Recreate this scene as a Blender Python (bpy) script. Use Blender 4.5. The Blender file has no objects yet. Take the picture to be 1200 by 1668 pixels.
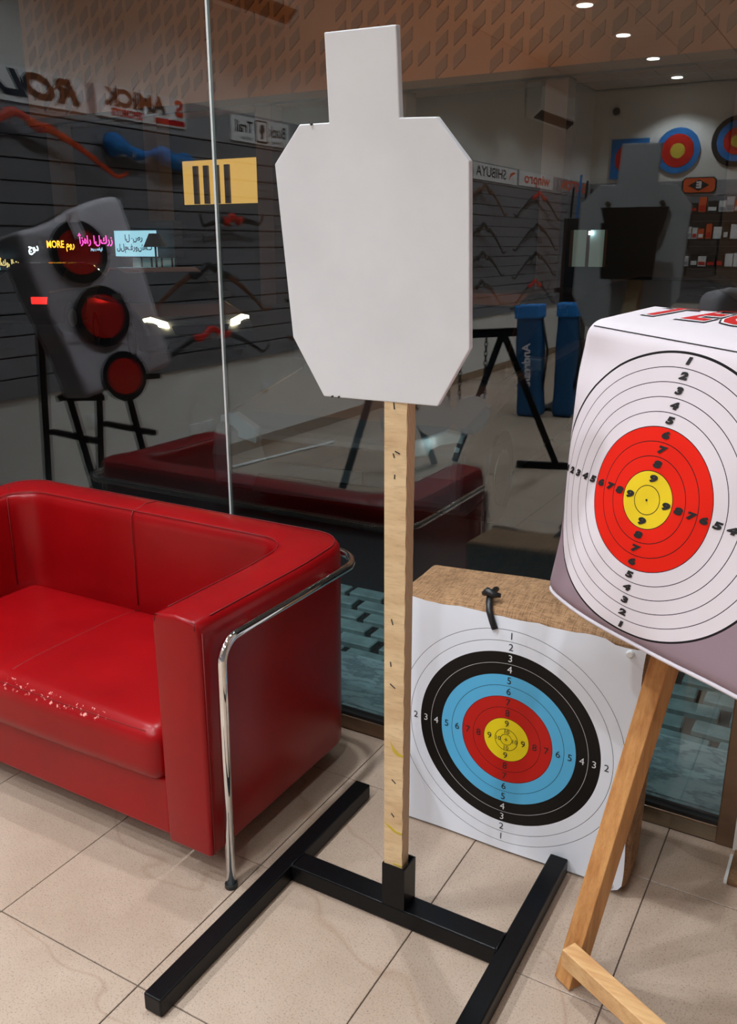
import bpy, math, random
from mathutils import Vector, Matrix
random.seed(7)
SC = bpy.context.scene
COL = SC.collection
R = math.radians
# ------------------------------------------------------------------ camera, world, exposure
cam = bpy.data.objects.new('camera', bpy.data.cameras.new('camera'))
COL.objects.link(cam)
cam.data.sensor_fit = 'HORIZONTAL'; cam.data.sensor_width = 36.0
cam.data.lens = 1419.23 / 1200 * 36.0
cam.data.clip_start = 0.02; cam.data.clip_end = 200
_y, _p = -0.521256, 0.297231
_f = Vector((math.sin(_y) * math.cos(_p), math.cos(_y) * math.cos(_p), -math.sin(_p)))
_r = Vector((math.cos(_y), -math.sin(_y), 0)); _u = _r.cross(_f)
cam.matrix_world = Matrix(((_r.x, _u.x, -_f.x, 1.8343), (_r.y, _u.y, -_f.y, -1.1916),
                           (_r.z, _u.z, -_f.z, 1.7309), (0, 0, 0, 1)))
SC.camera = cam
w = bpy.data.worlds.new('night'); SC.world = w; w.use_nodes = True
w.node_tree.nodes['Background'].inputs[0].default_value = (0.010, 0.011, 0.016, 1)
w.node_tree.nodes['Background'].inputs[1].default_value = 0.35
SC.view_settings.view_transform = 'Standard'; SC.view_settings.look = 'None'
SC.view_settings.gamma = 1; SC.view_settings.use_curve_mapping = False
SC.view_settings.exposure = 0.12
DOWNLIGHT_W = 165.0      # each ceiling downlight
CEIL = 4.2
GLASS_Y = 1.285
# ------------------------------------------------------------------ materials
def srgb(r, g, b):
    return tuple(((c / 255) / 12.92 if c / 255 <= .04045 else ((c / 255 + .055) / 1.055) ** 2.4) for c in (r, g, b)) + (1,)
class NT:
    """tiny node helper"""
    def __init__(s, name):
        s.m = bpy.data.materials.new(name); s.m.use_nodes = True
        s.t = s.m.node_tree; s.b = s.t.nodes['Principled BSDF']; s.out = s.t.nodes['Material Output']
    def n(s, typ, **kw):
        nd = s.t.nodes.new(typ)
        for k, v in kw.items():
            if k.startswith('i_'):
                key = k[2:]; key = int(key) if key.isdigit() else key.replace('_', ' ')
                if isinstance(v, tuple) and len(v) == 2 and hasattr(v[0], 'outputs'):
                    s.t.links.new(v[0].outputs[v[1]], nd.inputs[key])
                else: nd.inputs[key].default_value = v
            else: setattr(nd, k, v)
        return nd
    def math(s, op, a, b=None):
        nd = s.t.nodes.new('ShaderNodeMath'); nd.operation = op
        for i, v in enumerate((a, b)):
            if v is None: continue
            if isinstance(v, tuple): s.t.links.new(v[0].outputs[v[1]], nd.inputs[i])
            else: nd.inputs[i].default_value = v
        return (nd, 0)
    def link(s, a, node, key): s.t.links.new(a[0].outputs[a[1]], node.inputs[key])
    def ramp(s, fac, stops, interp='LINEAR'):
        nd = s.t.nodes.new('ShaderNodeValToRGB'); nd.color_ramp.interpolation = interp
        el = nd.color_ramp.elements
        while len(el) < len(stops): el.new(0.5)
        for e, (p, c) in zip(el, stops): e.position = p; e.color = c if len(c) == 4 else c + (1,)
        s.link(fac, nd, 0); return (nd, 0)
    def mix(s, fac, a, b):
        nd = s.t.nodes.new('ShaderNodeMix'); nd.data_type = 'RGBA'
        for key, v in ((0, fac), (6, a), (7, b)):
            if isinstance(v, tuple) and hasattr(v[0], 'outputs'): s.t.links.new(v[0].outputs[v[1]], nd.inputs[key])
            else: nd.inputs[key].default_value = v
        return (nd, 2)
    def bump(s, h, strength=.2, dist=.01):
        nd = s.t.nodes.new('ShaderNodeBump'); nd.inputs['Strength'].default_value = strength
        nd.inputs['Distance'].default_value = dist
        s.link(h, nd, 'Height'); s.t.links.new(nd.outputs[0], s.b.inputs['Normal'])
def noise(T, scale, detail=3, rough=.55, vec=None, stretch=None):
    nd = T.n('ShaderNodeTexNoise'); nd.inputs['Scale'].default_value = scale
    nd.inputs['Detail'].default_value = detail; nd.inputs['Roughness'].default_value = rough
    if vec is None:
        g = T.n('ShaderNodeNewGeometry'); vec = (g, 'Position')
    if stretch:
        mp = T.n('ShaderNodeMapping'); mp.inputs['Scale'].default_value = stretch
        T.link(vec, mp, 'Vector'); vec = (mp, 0)
    T.link(vec, nd, 'Vector')
    return (nd, 0)
def scale_col(c, k): return tuple(min(1, x * k) for x in c[:3]) + (1,)
def pbr(name, col, rough=.5, metal=0, var=0, nscale=20, bump=0, bscale=200, spec=.5, stretch=None, coat=0):
    T = NT(name); b = T.b
    b.inputs['Roughness'].default_value = rough; b.inputs['Metallic'].default_value = metal
    b.inputs['Specular IOR Level'].default_value = spec
    b.inputs['Coat Weight'].default_value = coat; b.inputs['Coat Roughness'].default_value = .12
    if var:
        c = T.ramp(noise(T, nscale, 4, .6, stretch=stretch), [(.3, scale_col(col, 1 - var)), (.7, scale_col(col, 1 + var))])
        T.link(c, b, 'Base Color')
    else: b.inputs['Base Color'].default_value = col
    if bump: T.bump(noise(T, bscale, 3), bump, .002)
    return T.m
def emit(name, col, s):
    T = NT(name); T.b.inputs['Base Color'].default_value = col
    T.b.inputs['Emission Color'].default_value = col; T.b.inputs['Emission Strength'].default_value = s
    return T.m
M = {}
def leather():
    T = NT('red_leather'); b = T.b
    g = T.n('ShaderNodeNewGeometry'); pos = (g, 'Position')
    base = T.ramp(noise(T, 3.0, 3), [(.3, srgb(132, 5, 10)), (.7, srgb(150, 10, 15))])
    xyz = T.n('ShaderNodeSeparateXYZ'); T.link(pos, xyz, 0)
    # peeled flakes along the front edge of the seat
    mY = T.math('LESS_THAN', (xyz, 1), .362); mZ = T.math('GREATER_THAN', (xyz, 2), .425)
    mZ2 = T.math('LESS_THAN', (xyz, 2), .475); mX = T.math('LESS_THAN', (xyz, 0), .10)
    n1 = T.math('GREATER_THAN', noise(T, 46, 6, .75), .585)
    mk = T.math('MULTIPLY', T.math('MULTIPLY', mY, mZ), T.math('MULTIPLY', mZ2, mX))
    mk = T.math('MULTIPLY', mk, n1)
    T.link(T.mix(mk, base, srgb(224, 150, 140)), b, 'Base Color')
    b.inputs['Roughness'].default_value = .30; b.inputs['Specular IOR Level'].default_value = .30
    T.bump(noise(T, 420, 2), .10, .001)
    return T.m
def tile_mat(name, grid=False):
    T = NT(name); b = T.b
    big = T.ramp(noise(T, 2.2, 5, .6), [(.3, srgb(164, 141, 121)), (.55, srgb(177, 155, 136)), (.75, srgb(187, 166, 147))])
    sp = T.ramp(noise(T, 230, 3, .6), [(.30, (.30, .27, .25)), (.45, (1, 1, 1)), (.62, (1, 1, 1)), (.72, (1.18, 1.18, 1.18))])
    mul = T.n('ShaderNodeMix', data_type='RGBA', blend_type='MULTIPLY'); mul.inputs[0].default_value = .75
    T.link(big, mul, 6); T.link(sp, mul, 7)
    # thin rusty veins
    v = noise(T, .9, 3, .45, stretch=(1.0, 1.9, 1))
    vn = T.ramp(v, [(.494, (0, 0, 0)), (.5, (1, 1, 1)), (.506, (0, 0, 0))])
    col = T.mix(T.math('MULTIPLY', vn, .28), (mul, 2), srgb(132, 96, 70))
    if grid:
        g = T.n('ShaderNodeNewGeometry'); xyz = T.n('ShaderNodeSeparateXYZ'); T.link((g, 'Position'), xyz, 0)
        ms = []
        for i in (0, 1):
            fr = T.math('FRACT', T.math('ADD', T.math('MULTIPLY', (xyz, i), 2.0), 100.0))
            ms.append(T.math('LESS_THAN', T.math('ABSOLUTE', T.math('SUBTRACT', fr, .5)), .494))
        col = T.mix(T.math('MULTIPLY', ms[0], ms[1]), srgb(92, 78, 68), col)
    T.link(col, b, 'Base Color')
    b.inputs['Roughness'].default_value = .42
    T.bump(noise(T, 160, 4), .12, .002)
    return T.m
def rings(name, w, bands, lines, coord, thick=None, beyond=None, rough=.5, weave=False):
    """printed target face: bands = [(outer radius in rings, colour)], lines = [(radius, colour, halfwidth)]"""
    T = NT(name); b = T.b
    if coord == 'UV':
        tc = T.n('ShaderNodeUVMap'); sep = T.n('ShaderNodeSeparateXYZ'); T.link((tc, 0), sep, 0); a, c = (sep, 0), (sep, 1)
    else:
        tc = T.n('ShaderNodeTexCoord'); sep = T.n('ShaderNodeSeparateXYZ'); T.link((tc, 'Object'), sep, 0); a, c = (sep, 0), (sep, 2)
    rr = T.math('SQRT', T.math('ADD', T.math('MULTIPLY', a, a), T.math('MULTIPLY', c, c)))
    RM = 12.0
    fac = T.math('DIVIDE', rr, w * RM)
    seq = [(0.0 if i == 0 else bands[i - 1][0], cc) for i, (ro, cc) in enumerate(bands)]
    col = T.ramp(fac, [(r_ / RM, cc) for r_, cc in seq], 'CONSTANT')
    rn = T.math('DIVIDE', rr, w)
    for r_, lc, hw in lines:        # each printed circle is an exact thin ring
        col = T.mix(T.math('LESS_THAN', T.math('ABSOLUTE', T.math('SUBTRACT', rn, r_)), hw), col, lc)
    if beyond:      # (height below which the corner colour changes, colour, radius)
        lo = T.math('LESS_THAN', c, beyond[0]); ou = T.math('GREATER_THAN', rr, beyond[2])
        col = T.mix(T.math('MULTIPLY', lo, ou), col, beyond[1])
    T.link(col, b, 'Base Color'); b.inputs['Roughness'].default_value = rough
    b.inputs['Specular IOR Level'].default_value = .25
    if weave: T.bump(noise(T, 700, 2), .12, .001)
    else: T.bump(noise(T, 9, 3), .25, .006)
    return T.m
def burlap():
    T = NT('burlap')
    h = T.math('MULTIPLY', T.math('ADD', noise(T, 260, 2, .6, stretch=(1, .12, .12)), noise(T, 260, 2, .6, stretch=(.12, 1, 1))), .5)
    c1 = T.ramp(noise(T, 7, 4), [(.3, srgb(142, 106, 72)), (.7, srgb(176, 136, 98))])
    k = T.ramp(h, [(.40, (.45, .42, .38)), (.56, (1.1, 1.1, 1.1))])
    mul = T.n('ShaderNodeMix', data_type='RGBA', blend_type='MULTIPLY'); mul.inputs[0].default_value = .8
    T.link(c1, mul, 6); T.link(k, mul, 7); T.link((mul, 2), T.b, 'Base Color'); T.b.inputs['Roughness'].default_value = .9
    T.bump(h, .6, .003); return T.m
def wood(name, c0, c1, stretch, scale=6, rough=.5):
    T = NT(name); tc = T.n('ShaderNodeTexCoord')
    n = noise(T, scale, 5, .6, vec=(tc, 'Object'), stretch=stretch)
    c = T.ramp(n, [(.28, c0), (.62, c1)])
    f = T.ramp(noise(T, scale * 9, 2, .5, vec=(tc, 'Object'), stretch=stretch), [(.3, (.75, .72, .7)), (.5, (1, 1, 1))])
    mul = T.n('ShaderNodeMix', data_type='RGBA', blend_type='MULTIPLY'); mul.inputs[0].default_value = .5
    T.link(c, mul, 6); T.link(f, mul, 7)
    T.link((mul, 2), T.b, 'Base Color'); T.b.inputs['Roughness'].default_value = rough
    T.b.inputs['Specular IOR Level'].default_value = .3
    return T.m
def ply_edge():
    T = NT('plywood_edge'); tc = T.n('ShaderNodeTexCoord')
    w1 = T.n('ShaderNodeTexWave', bands_direction='Y'); w1.inputs['Scale'].default_value = 38
    w1.inputs['Distortion'].default_value = .6; w1.inputs['Detail Scale'].default_value = 3
    mp = T.n('ShaderNodeMapping'); mp.inputs['Scale'].default_value = (1, 1, .25); T.link((tc, 'Object'), mp, 0)
    T.link((mp, 0), w1, 0)
    c = T.ramp((w1, 1), [(.15, srgb(150, 114, 78)), (.5, srgb(222, 188, 146)), (1, srgb(238, 206, 164))])
    T.link(c, T.b, 'Base Color'); T.b.inputs['Roughness'].default_value = .6; return T.m
def glass_mat():
    T = NT('window_glass'); t = T.t; t.nodes.remove(T.b)
    g = T.n('ShaderNodeNewGeometry')
    dt = T.n('ShaderNodeVectorMath', operation='DOT_PRODUCT'); T.link((g, 'Normal'), dt, 0); T.link((g, 'Incoming'), dt, 1)
    c = T.math('SUBTRACT', 1.0, T.math('ABSOLUTE', (dt, 'Value')))
    f = T.math('ADD', T.math('MULTIPLY', T.math('POWER', c, 5.0), .9), .074)
    tr = T.n('ShaderNodeBsdfTransparent'); tr.inputs[0].default_value = (.88, .95, .95, 1)
    gl = T.n('ShaderNodeBsdfGlossy'); gl.inputs['Roughness'].default_value = 0; gl.inputs[0].default_value = (1, 1, 1, 1)
    mx = T.n('ShaderNodeMixShader'); T.link(f, mx, 0)
    t.links.new(tr.outputs[0], mx.inputs[1]); t.links.new(gl.outputs[0], mx.inputs[2])
    t.links.new(mx.outputs[0], T.out.inputs[0]); return T.m
def board_paint():
    T = NT('white_board_paint')
    sp = T.math('GREATER_THAN', noise(T, 26, 8, .75), .735)
    c = T.ramp(noise(T, 5, 4), [(.3, srgb(219, 220, 222)), (.7, srgb(228, 229, 231))])
    T.link(T.mix(T.math('MULTIPLY', sp, .75), c, srgb(90, 85, 88)), T.b, 'Base Color')
    T.b.inputs['Roughness'].default_value = .45; T.b.inputs['Specular IOR Level'].default_value = .3
    return T.m
def wave_line_mat(name, a, b_, axis, scale):      # shop-wall paint etc.
    return pbr(name, a, .6)
def marble():
    T = NT('marble'); v = noise(T, 5, 7, .65, stretch=(1, 2.2, 1))
    c = T.ramp(v, [(.42, srgb(150, 168, 170)), (.49, srgb(112, 128, 132)), (.53, srgb(158, 176, 178)), (.7, srgb(170, 184, 184))])
    T.link(c, T.b, 'Base Color'); T.b.inputs['Roughness'].default_value = .4; return T.m
M['leather'] = leather(); M['seam'] = pbr('seam_thread', srgb(118, 9, 13), .6)
M['chrome'] = pbr('chrome', (.82, .82, .82, 1), .06, 1)
M['rubber'] = pbr('black_rubber', (.012, .012, .012, 1), .5)
M['tile'] = tile_mat('stone_tile'); M['tile_far'] = tile_mat('stone_tile_far', True)
M['grout'] = pbr('grout', srgb(88, 74, 66), .85)
M['black_steel'] = pbr('black_steel', (.002, .002, .0024, 1), .36, 0, spec=.2, var=.3, nscale=60, bump=.12, bscale=300)
M['board'] = board_paint(); M['chip'] = pbr('chipped_edge', srgb(60, 56, 52), .8)
M['ply'] = wood('plywood_face', srgb(208, 172, 128), srgb(236, 208, 164), (2, 2, 9), 2.2, .55); M['ply_edge'] = ply_edge()
M['pine'] = wood('pine', srgb(172, 112, 62), srgb(206, 150, 92), (16, 16, 1.2), 3.0, .45)
M['pine_pale'] = wood('pale_pine', srgb(196, 142, 92), srgb(222, 178, 124), (1.4, 16, 16), 3.0, .45)
M['burlap'] = burlap()
M['steel'] = pbr('brushed_steel', srgb(150, 138, 120), .28, .9, var=.12, nscale=30, stretch=(1, 1, 12))
M['bronze'] = pbr('bronze_aluminium', srgb(128, 104, 84), .4, .7, var=.06)
M['glass'] = glass_mat(); M['sealant'] = pbr('silicone_joint', srgb(205, 208, 205), .3)
M['gasket'] = pbr('gasket', (.01, .01, .01, 1), .6)
M['marble'] = marble(); M['paver'] = pbr('paver', srgb(122, 140, 140), .8, var=.25, nscale=14, bump=.4, bscale=80)
M['soil'] = pbr('sand_joint', srgb(34, 34, 34), .95); M['asphalt'] = pbr('asphalt', srgb(40, 40, 42), .9, var=.3, nscale=60)
M['white_wall'] = pbr('white_wall', srgb(226, 221, 214), .7, var=.02, nscale=2)
M['ceil'] = pbr('ceiling_tile', srgb(226, 214, 200), .75)
M['grey_band'] = pbr('grey_band', srgb(150, 150, 153), .6); M['slat'] = pbr('grey_slat', srgb(122, 122, 127), .45)
M['white'] = pbr('white_plastic', srgb(232, 232, 230), .4); M['black'] = pbr('black_plastic', (.012, .012, .013, 1), .4)
M['paper_white'] = pbr('sign_white', srgb(236, 236, 236), .5)
M['ink'] = pbr('black_ink', (.010, .009, .010, 1), .55); M['ink_white'] = pbr('white_ink', srgb(228, 228, 228), .55)
M['ink_red'] = pbr('red_ink', srgb(206, 26, 24), .5); M['ink_orange'] = pbr('orange_ink', srgb(228, 92, 34), .5)
M['blue'] = pbr('blue_cloth', srgb(22, 116, 190), .7); M['red'] = pbr('red_paint', srgb(205, 34, 22), .35)
M['orange'] = pbr('orange_paint', srgb(216, 66, 20), .35); M['brown'] = pbr('brown_limb', srgb(96, 58, 36), .4)
M['darkwood'] = pbr('baseboard_tile', srgb(150, 120, 92), .4)
M['navy'] = pbr('teal_bag_cloth', srgb(20, 74, 118), .8); M['bagw'] = pbr('bag_cloth', srgb(216, 208, 214), .8, bump=.15, bscale=500)
M['facade'] = pbr('facade_render', srgb(176, 120, 84), .8, var=.05, nscale=1); M['facade_dark'] = pbr('facade_slate', srgb(92, 76, 68), .7)
M['clad'] = pbr('cladding_grey_brown', srgb(140, 97, 71), .7); M['dark_shopfront'] = pbr('dark_shopfront', srgb(22, 22, 24), .5)
M['car_white'] = pbr('white_car_paint', srgb(200, 200, 202), .22, coat=1); M['car_grey'] = pbr('grey_car_paint', srgb(70, 70, 74), .3, coat=.6); M['car_dark'] = pbr('dark_car_paint', srgb(34, 34, 38), .2, coat=1)
M['car_glass'] = pbr('car_glass', (.008, .009, .011, 1), .05)
M['lamp_off'] = pbr('headlamp_lens', srgb(150, 158, 164), .08, .3)
M['lit_white'] = emit('lit_white', (.95, .97, 1, 1), 4.0); M['lit_warm'] = emit('lit_warm', (1, .56, .14, 1), .62)
M['lit_cool'] = emit('lit_cool', (.45, .82, 1, 1), .8); M['lit_pink'] = emit('lit_pink', (1, .08, .45, 1), 2.2)
M['lit_amber'] = emit('lit_amber', (1, .42, .03, 1), 2.6); M['lit_red'] = emit('lit_red', (1, .02, .015, 1), 2.2)
M['lit_dim'] = emit('lit_dim', (.5, .72, .72, 1), .06); M['lit_yellow'] = emit('lit_yellow', (1, .72, .28, 1), 1.2)
M['head_warm'] = emit('headlight_glow', (1, .78, .5, 1), 7)
M['downlight'] = emit('downlight_diffuser', (1, .97, .93, 1), 22)
# ------------------------------------------------------------------ geometry helpers
def V(*a): return Vector(a)
class MB:
    def __init__(s): s.v = []; s.f = []; s.mi = []; s.uv = None
    def add(s, vs, fs, mi=0):
        b = len(s.v); s.v += [Vector(x) for x in vs]
        s.f += [tuple(b + i for i in f) for f in fs]; s.mi += [mi] * len(fs); return s
    def box(s, lo, hi, mi=0, fmi=None):
        (a, b, c), (d, e, g) = lo, hi
        vs = [(a, b, c), (d, b, c), (d, e, c), (a, e, c), (a, b, g), (d, b, g), (d, e, g), (a, e, g)]
        fs = [(0, 3, 2, 1), (4, 5, 6, 7), (0, 1, 5, 4), (1, 2, 6, 5), (2, 3, 7, 6), (3, 0, 4, 7)]
        s.add(vs, fs, mi)
        if fmi:
            for i, k in enumerate(fmi): s.mi[-6 + i] = k
        return s
    def bar(s, p0, p1, wd, ht, up=(0, 0, 1), mi=0, fmi=None):
        p0, p1 = Vector(p0), Vector(p1); d = (p1 - p0).normalized(); up = Vector(up)
        x = d.cross(up).normalized(); y = x.cross(d)
        vs = []
        for p in (p0, p1):
            for a, b in ((-1, -1), (1, -1), (1, 1), (-1, 1)): vs.append(p + x * (a * wd / 2) + y * (b * ht / 2))
        fs = [(0, 1, 2, 3), (7, 6, 5, 4), (0, 4, 5, 1), (1, 5, 6, 2), (2, 6, 7, 3), (3, 7, 4, 0)]
        s.add(vs, fs, mi)
        if fmi:
            for i, k in enumerate(fmi): s.mi[-6 + i] = k
        return s
    def loft(s, rings_, cap=True, closed=False, mi=0):
        n = len(rings_[0]); vs = [p for r in rings_ for p in r]; fs = []
        m = len(rings_)
        for i in range(m if closed else m - 1):
            j = (i + 1) % m
            for k in range(n): fs.append((i * n + k, i * n + (k + 1) % n, j * n + (k + 1) % n, j * n + k))
        if cap and not closed: fs += [tuple(range(n - 1, -1, -1)), tuple((m - 1) * n + k for k in range(n))]
        return s.add(vs, fs, mi)
    def tube(s, pts, r, n=10, closed=False, mi=0, flat=None):
        pts = [Vector(p) for p in pts]; m = len(pts); rg = []; prev = None
        for i, p in enumerate(pts):
            a = pts[(i - 1) % m] if (closed or i > 0) else p; b = pts[(i + 1) % m] if (closed or i < m - 1) else p
            d = (b - a).normalized()
            if prev is None:
                ref = V(0, 0, 1) if abs(d.z) < .9 else V(1, 0, 0); x = d.cross(ref).normalized()
            else: x = (prev - d * prev.dot(d)).normalized()
            prev = x; y = d.cross(x); rad = r[i] if isinstance(r, (list, tuple)) else r
            fx, fy = flat if flat else (1, 1)
            rg.append([p + (x * math.cos(2 * math.pi * k / n) * fx + y * math.sin(2 * math.pi * k / n) * fy) * rad for k in range(n)])
        return s.loft(rg, True, closed, mi)
    def cyl(s, p0, p1, r, n=20, mi=0): return s.tube([p0, p1], r, n, mi=mi)
    def prism(s, poly, fn, t, mi=0, side_mi=None):
        """poly in 2D; fn(x,y,depth)->3D"""
        n = len(poly); vs = [fn(x, y, 0) for x, y in poly] + [fn(x, y, t) for x, y in poly]
        s.add(vs, [tuple(range(n)), tuple(range(2 * n - 1, n - 1, -1))], mi)
        b = len(s.v) - 2 * n; fs = [(b + i, b + n + i, b + n + (i + 1) % n, b + (i + 1) % n) for i in range(n)]
        s.f += fs; s.mi += [mi if side_mi is None else side_mi] * n; return s
    def text(s, body, fn, size, mi=0, **k):
        vs, fs = text_geo(body, size, **k); return s.add([fn(x, y) for x, y in vs], fs, mi)
_txt = {}
def text_geo(body, size, bold=0.0, shear=0.0, xs=1.0, align='CENTER'):
    key = (body, size, bold, shear, xs, align)
    if key not in _txt:
        c = bpy.data.curves.new('t', 'FONT'); c.body = body; c.size = size; c.offset = bold; c.shear = shear
        c.align_x = align; c.align_y = 'CENTER'; c.resolution_u = 3
        o = bpy.data.objects.new('t', c); COL.objects.link(o)
        me = bpy.data.meshes.new_from_object(o.evaluated_get(bpy.context.evaluated_depsgraph_get()))
        _txt[key] = ([(v.co.x * xs, v.co.y) for v in me.vertices], [tuple(p.vertices) for p in me.polygons])
        bpy.data.objects.remove(o); bpy.data.curves.remove(c); bpy.data.meshes.remove(me)
    return _txt[key]
WM = {}
def world(o): return WM.get(o.name, Matrix.Identity(4))
def obj(name, mb, mats, parent=None, smooth=False, bevel=0, seg=2, sub=0, uv=None, origin=None):
    """link mb (world coordinates) as one mesh object, stored in its parent's space"""
    me = bpy.data.meshes.new(name)
    P = world(parent) if parent else (Matrix.Translation(origin) if origin is not None else Matrix.Identity(4))
    Pi = P.inverted()
    me.from_pydata([tuple(Pi @ v) for v in mb.v], [], mb.f)
    if not isinstance(mats, (list, tuple)): mats = [mats]
    for m in mats: me.materials.append(m)
    if len(mats) > 1: me.polygons.foreach_set('material_index', mb.mi)
    if smooth: me.polygons.foreach_set('use_smooth', [True] * len(me.polygons))
    if uv:
        ul = me.uv_layers.new(name='print')
        for lp in me.loops: ul.data[lp.index].uv = uv[lp.vertex_index]
    me.update()
    o = bpy.data.objects.new(name, me); COL.objects.link(o)
    if parent: o.parent = parent
    elif origin is not None: o.location = origin
    WM[o.name] = P
    if bevel:
        b = o.modifiers.new('edge', 'BEVEL'); b.width = bevel; b.segments = seg; b.limit_method = 'ANGLE'; b.angle_limit = R(40)
    if sub:
        b = o.modifiers.new('sub', 'SUBSURF'); b.levels = sub; b.render_levels = sub
    return o
def tag(o, label=None, cat=None, group=None, kind=None):
    if label: o['label'] = label
    if cat: o['category'] = cat
    if group: o['group'] = group
    if kind: o['kind'] = kind
    return o
def thing(name, label, cat, loc=(0, 0, 0), group=None, mat=None):
    o = bpy.data.objects.new(name, None); COL.objects.link(o); o.empty_display_size = .05
    WM[o.name] = mat if mat is not None else Matrix.Translation(loc)
    o.matrix_world = WM[o.name]
    return tag(o, label, cat, group)
def copy_tree(o, M4, label=None):
    c = o.copy(); COL.objects.link(c); c.matrix_world = M4; WM[c.name] = M4
    if label: c['label'] = label
    for ch in list(o.children):
        k = ch.copy(); COL.objects.link(k); k.parent = c; k.matrix_parent_inverse = Matrix.Identity(4)
        for g in ch.children:
            h = g.copy(); COL.objects.link(h); h.parent = k
    return c
def struct(name, mb, m, parent=None, **k):
    o = obj(name, mb, m, parent, **k)
    if not parent: o['kind'] = 'structure'
    return o
def rounded_cube(h, r, n, fn=lambda p, q: q):
    """rounded box surface; fn(cube point, rounded point) -> point. returns verts, faces, cube points"""
    idx = {}; vs = []; cs = []; fs = []
    def vert(p):
        key = tuple(round(c, 6) for c in p)
        if key not in idx:
            inner = Vector([max(-(h[i] - r), min(h[i] - r, p[i])) for i in range(3)])
            d = Vector(p) - inner
            if d.length > 1e-9: d = d.normalized() * r
            idx[key] = len(vs); vs.append(fn(Vector(p), inner + d)); cs.append(Vector(p))
        return idx[key]
    def line(hh):
        k = max(2, int(n * 2 * hh)); lin = [-hh + r + (2 * hh - 2 * r) * i / k for i in range(k + 1)]
        e = [r * (1 - math.tan(R(45 * (1 - j / 3)))) for j in range(3)]
        e = [r * j / 3 for j in range(3)]
        return [-hh + x for x in e] + lin + [hh - x for x in reversed(e)]
    L = [line(x) for x in h]
    for ax in range(3):
        a, b = [(1, 2), (2, 0), (0, 1)][ax]
        for sg in (-1, 1):
            for i in range(len(L[a]) - 1):
                for j in range(len(L[b]) - 1):
                    q = []
                    for (ii, jj) in ((i, j), (i + 1, j), (i + 1, j + 1), (i, j + 1)):
                        p = [0, 0, 0]; p[ax] = sg * h[ax]; p[a] = L[a][ii]; p[b] = L[b][jj]; q.append(vert(p))
                    fs.append(tuple(q if sg > 0 else q[::-1]))
    return vs, fs, cs
def round_path(pts, r, n=8):
    """polyline with rounded corners"""
    pts = [Vector(p) for p in pts]; out = [pts[0]]
    for i in range(1, len(pts) - 1):
        a, b, c = pts[i - 1], pts[i], pts[i + 1]
        rr = r[i - 1] if isinstance(r, (list, tuple)) else r
        d1 = (a - b).normalized(); d2 = (c - b).normalized()
        ang = d1.angle(d2); t = rr / math.tan(ang / 2); p0 = b + d1 * t; p1 = b + d2 * t
        cen = b + (d1 + d2).normalized() * (rr / math.sin(ang / 2))
        for k in range(n + 1):
            q = p0.lerp(p1, k / n) - cen
            # slerp on the arc
            v0 = (p0 - cen).normalized(); v1 = (p1 - cen).normalized()
            out.append(cen + v0.slerp(v1, k / n) * rr)
    out.append(pts[-1]); return out
# ------------------------------------------------------------------ setting: the shop
XL, XR, YB = -2.83, 4.0, -12.0
fl = struct('floor', MB().box((XL, YB, -.12), (XR, 1.30, -.004)), M['grout'])
tiles_x = [-1.5 + .5 * i for i in range(8)]; tiles_y = [-1 + .5 * j for j in range(5)]
tm = {}
for x in tiles_x:
    for y in tiles_y:
        hy = min(y + .5, 1.268)
        key = round(hy - y, 3)
        if key not in tm:
            mb = MB().box((.0016, .0016, -.006), (.4984, key - .0016, 0))
            o = obj('tile', mb, M['tile'], fl, bevel=.0012, seg=1); tm[key] = o
        else:
            o = tm[key].copy(); COL.objects.link(o); o.parent = fl
        o.location = (x, y, random.uniform(-.0006, .0003))
mb = MB()
x0, x1, y0 = tiles_x[0], tiles_x[-1] + .5, tiles_y[0]
mb.box((XL, YB, -.004), (XR, y0, 0)).box((XL, y0, -.004), (x0, 1.268, 0)).box((x1, y0, -.004), (XR, 1.268, 0))
tag(obj('tile_field', mb, M['tile_far'], fl), kind='stuff')
wl = struct('wall_left', MB().box((XL - .15, YB, 0), (XL, 1.30, CEIL)), M['white_wall'])
obj('header_band', MB().box((XL, YB, 2.50), (XL + .022, 1.27, 2.735)), M['grey_band'], wl)
obj('slat_backing', MB().box((XL, YB, .80), (XL + .004, 1.27, 2.50)), M['gasket'], wl)
for k in range(13):
    z = .803 + k * .1305
    obj('slat', MB().box((XL + .004, YB + .01, z), (XL + .02, 1.26, z + .121)), M['slat'], wl)
struct('baseboard_left', MB().box((XL, YB, 0), (XL + .012, 1.27, .10)), M['darkwood'])
wb = struct('wall_back', MB().box((XL, YB - .15, 0), (XR, YB, CEIL)), M['white_wall'])
obj('header_band', MB().box((XL + .03, YB, 2.50), (XR, YB + .022, 2.735)), M['grey_band'], wb)
for k in range(13):
    z = .803 + k * .1305
    obj('slat', MB().box((XL + .03, YB, z), (XR, YB + .018, z + .121)), M['slat'], wb)
struct('baseboard_back', MB().box((XL + .02, YB, 0), (XR, YB + .012, .10)), M['darkwood'])
struct('wall_right', MB().box((XR, YB, 0), (XR + .15, 1.30, CEIL)), M['slat'])
ce = struct('ceiling', MB().box((XL, YB, CEIL + .012), (XR, 1.30, CEIL + .1)), M['gasket'])
ctile = None
nx, ny = 11, 22
for i in range(nx):
    for j in range(ny):
        if ctile is None:
            ctile = obj('ceiling_panel', MB().box((.006, .006, 0), (.615, .594, .012)), M['ceil'], ce); o = ctile
        else:
            o = ctile.copy(); COL.objects.link(o); o.parent = ce
        o.location = (XL + i * .621, YB + .02 + j * .6, CEIL)
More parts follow.
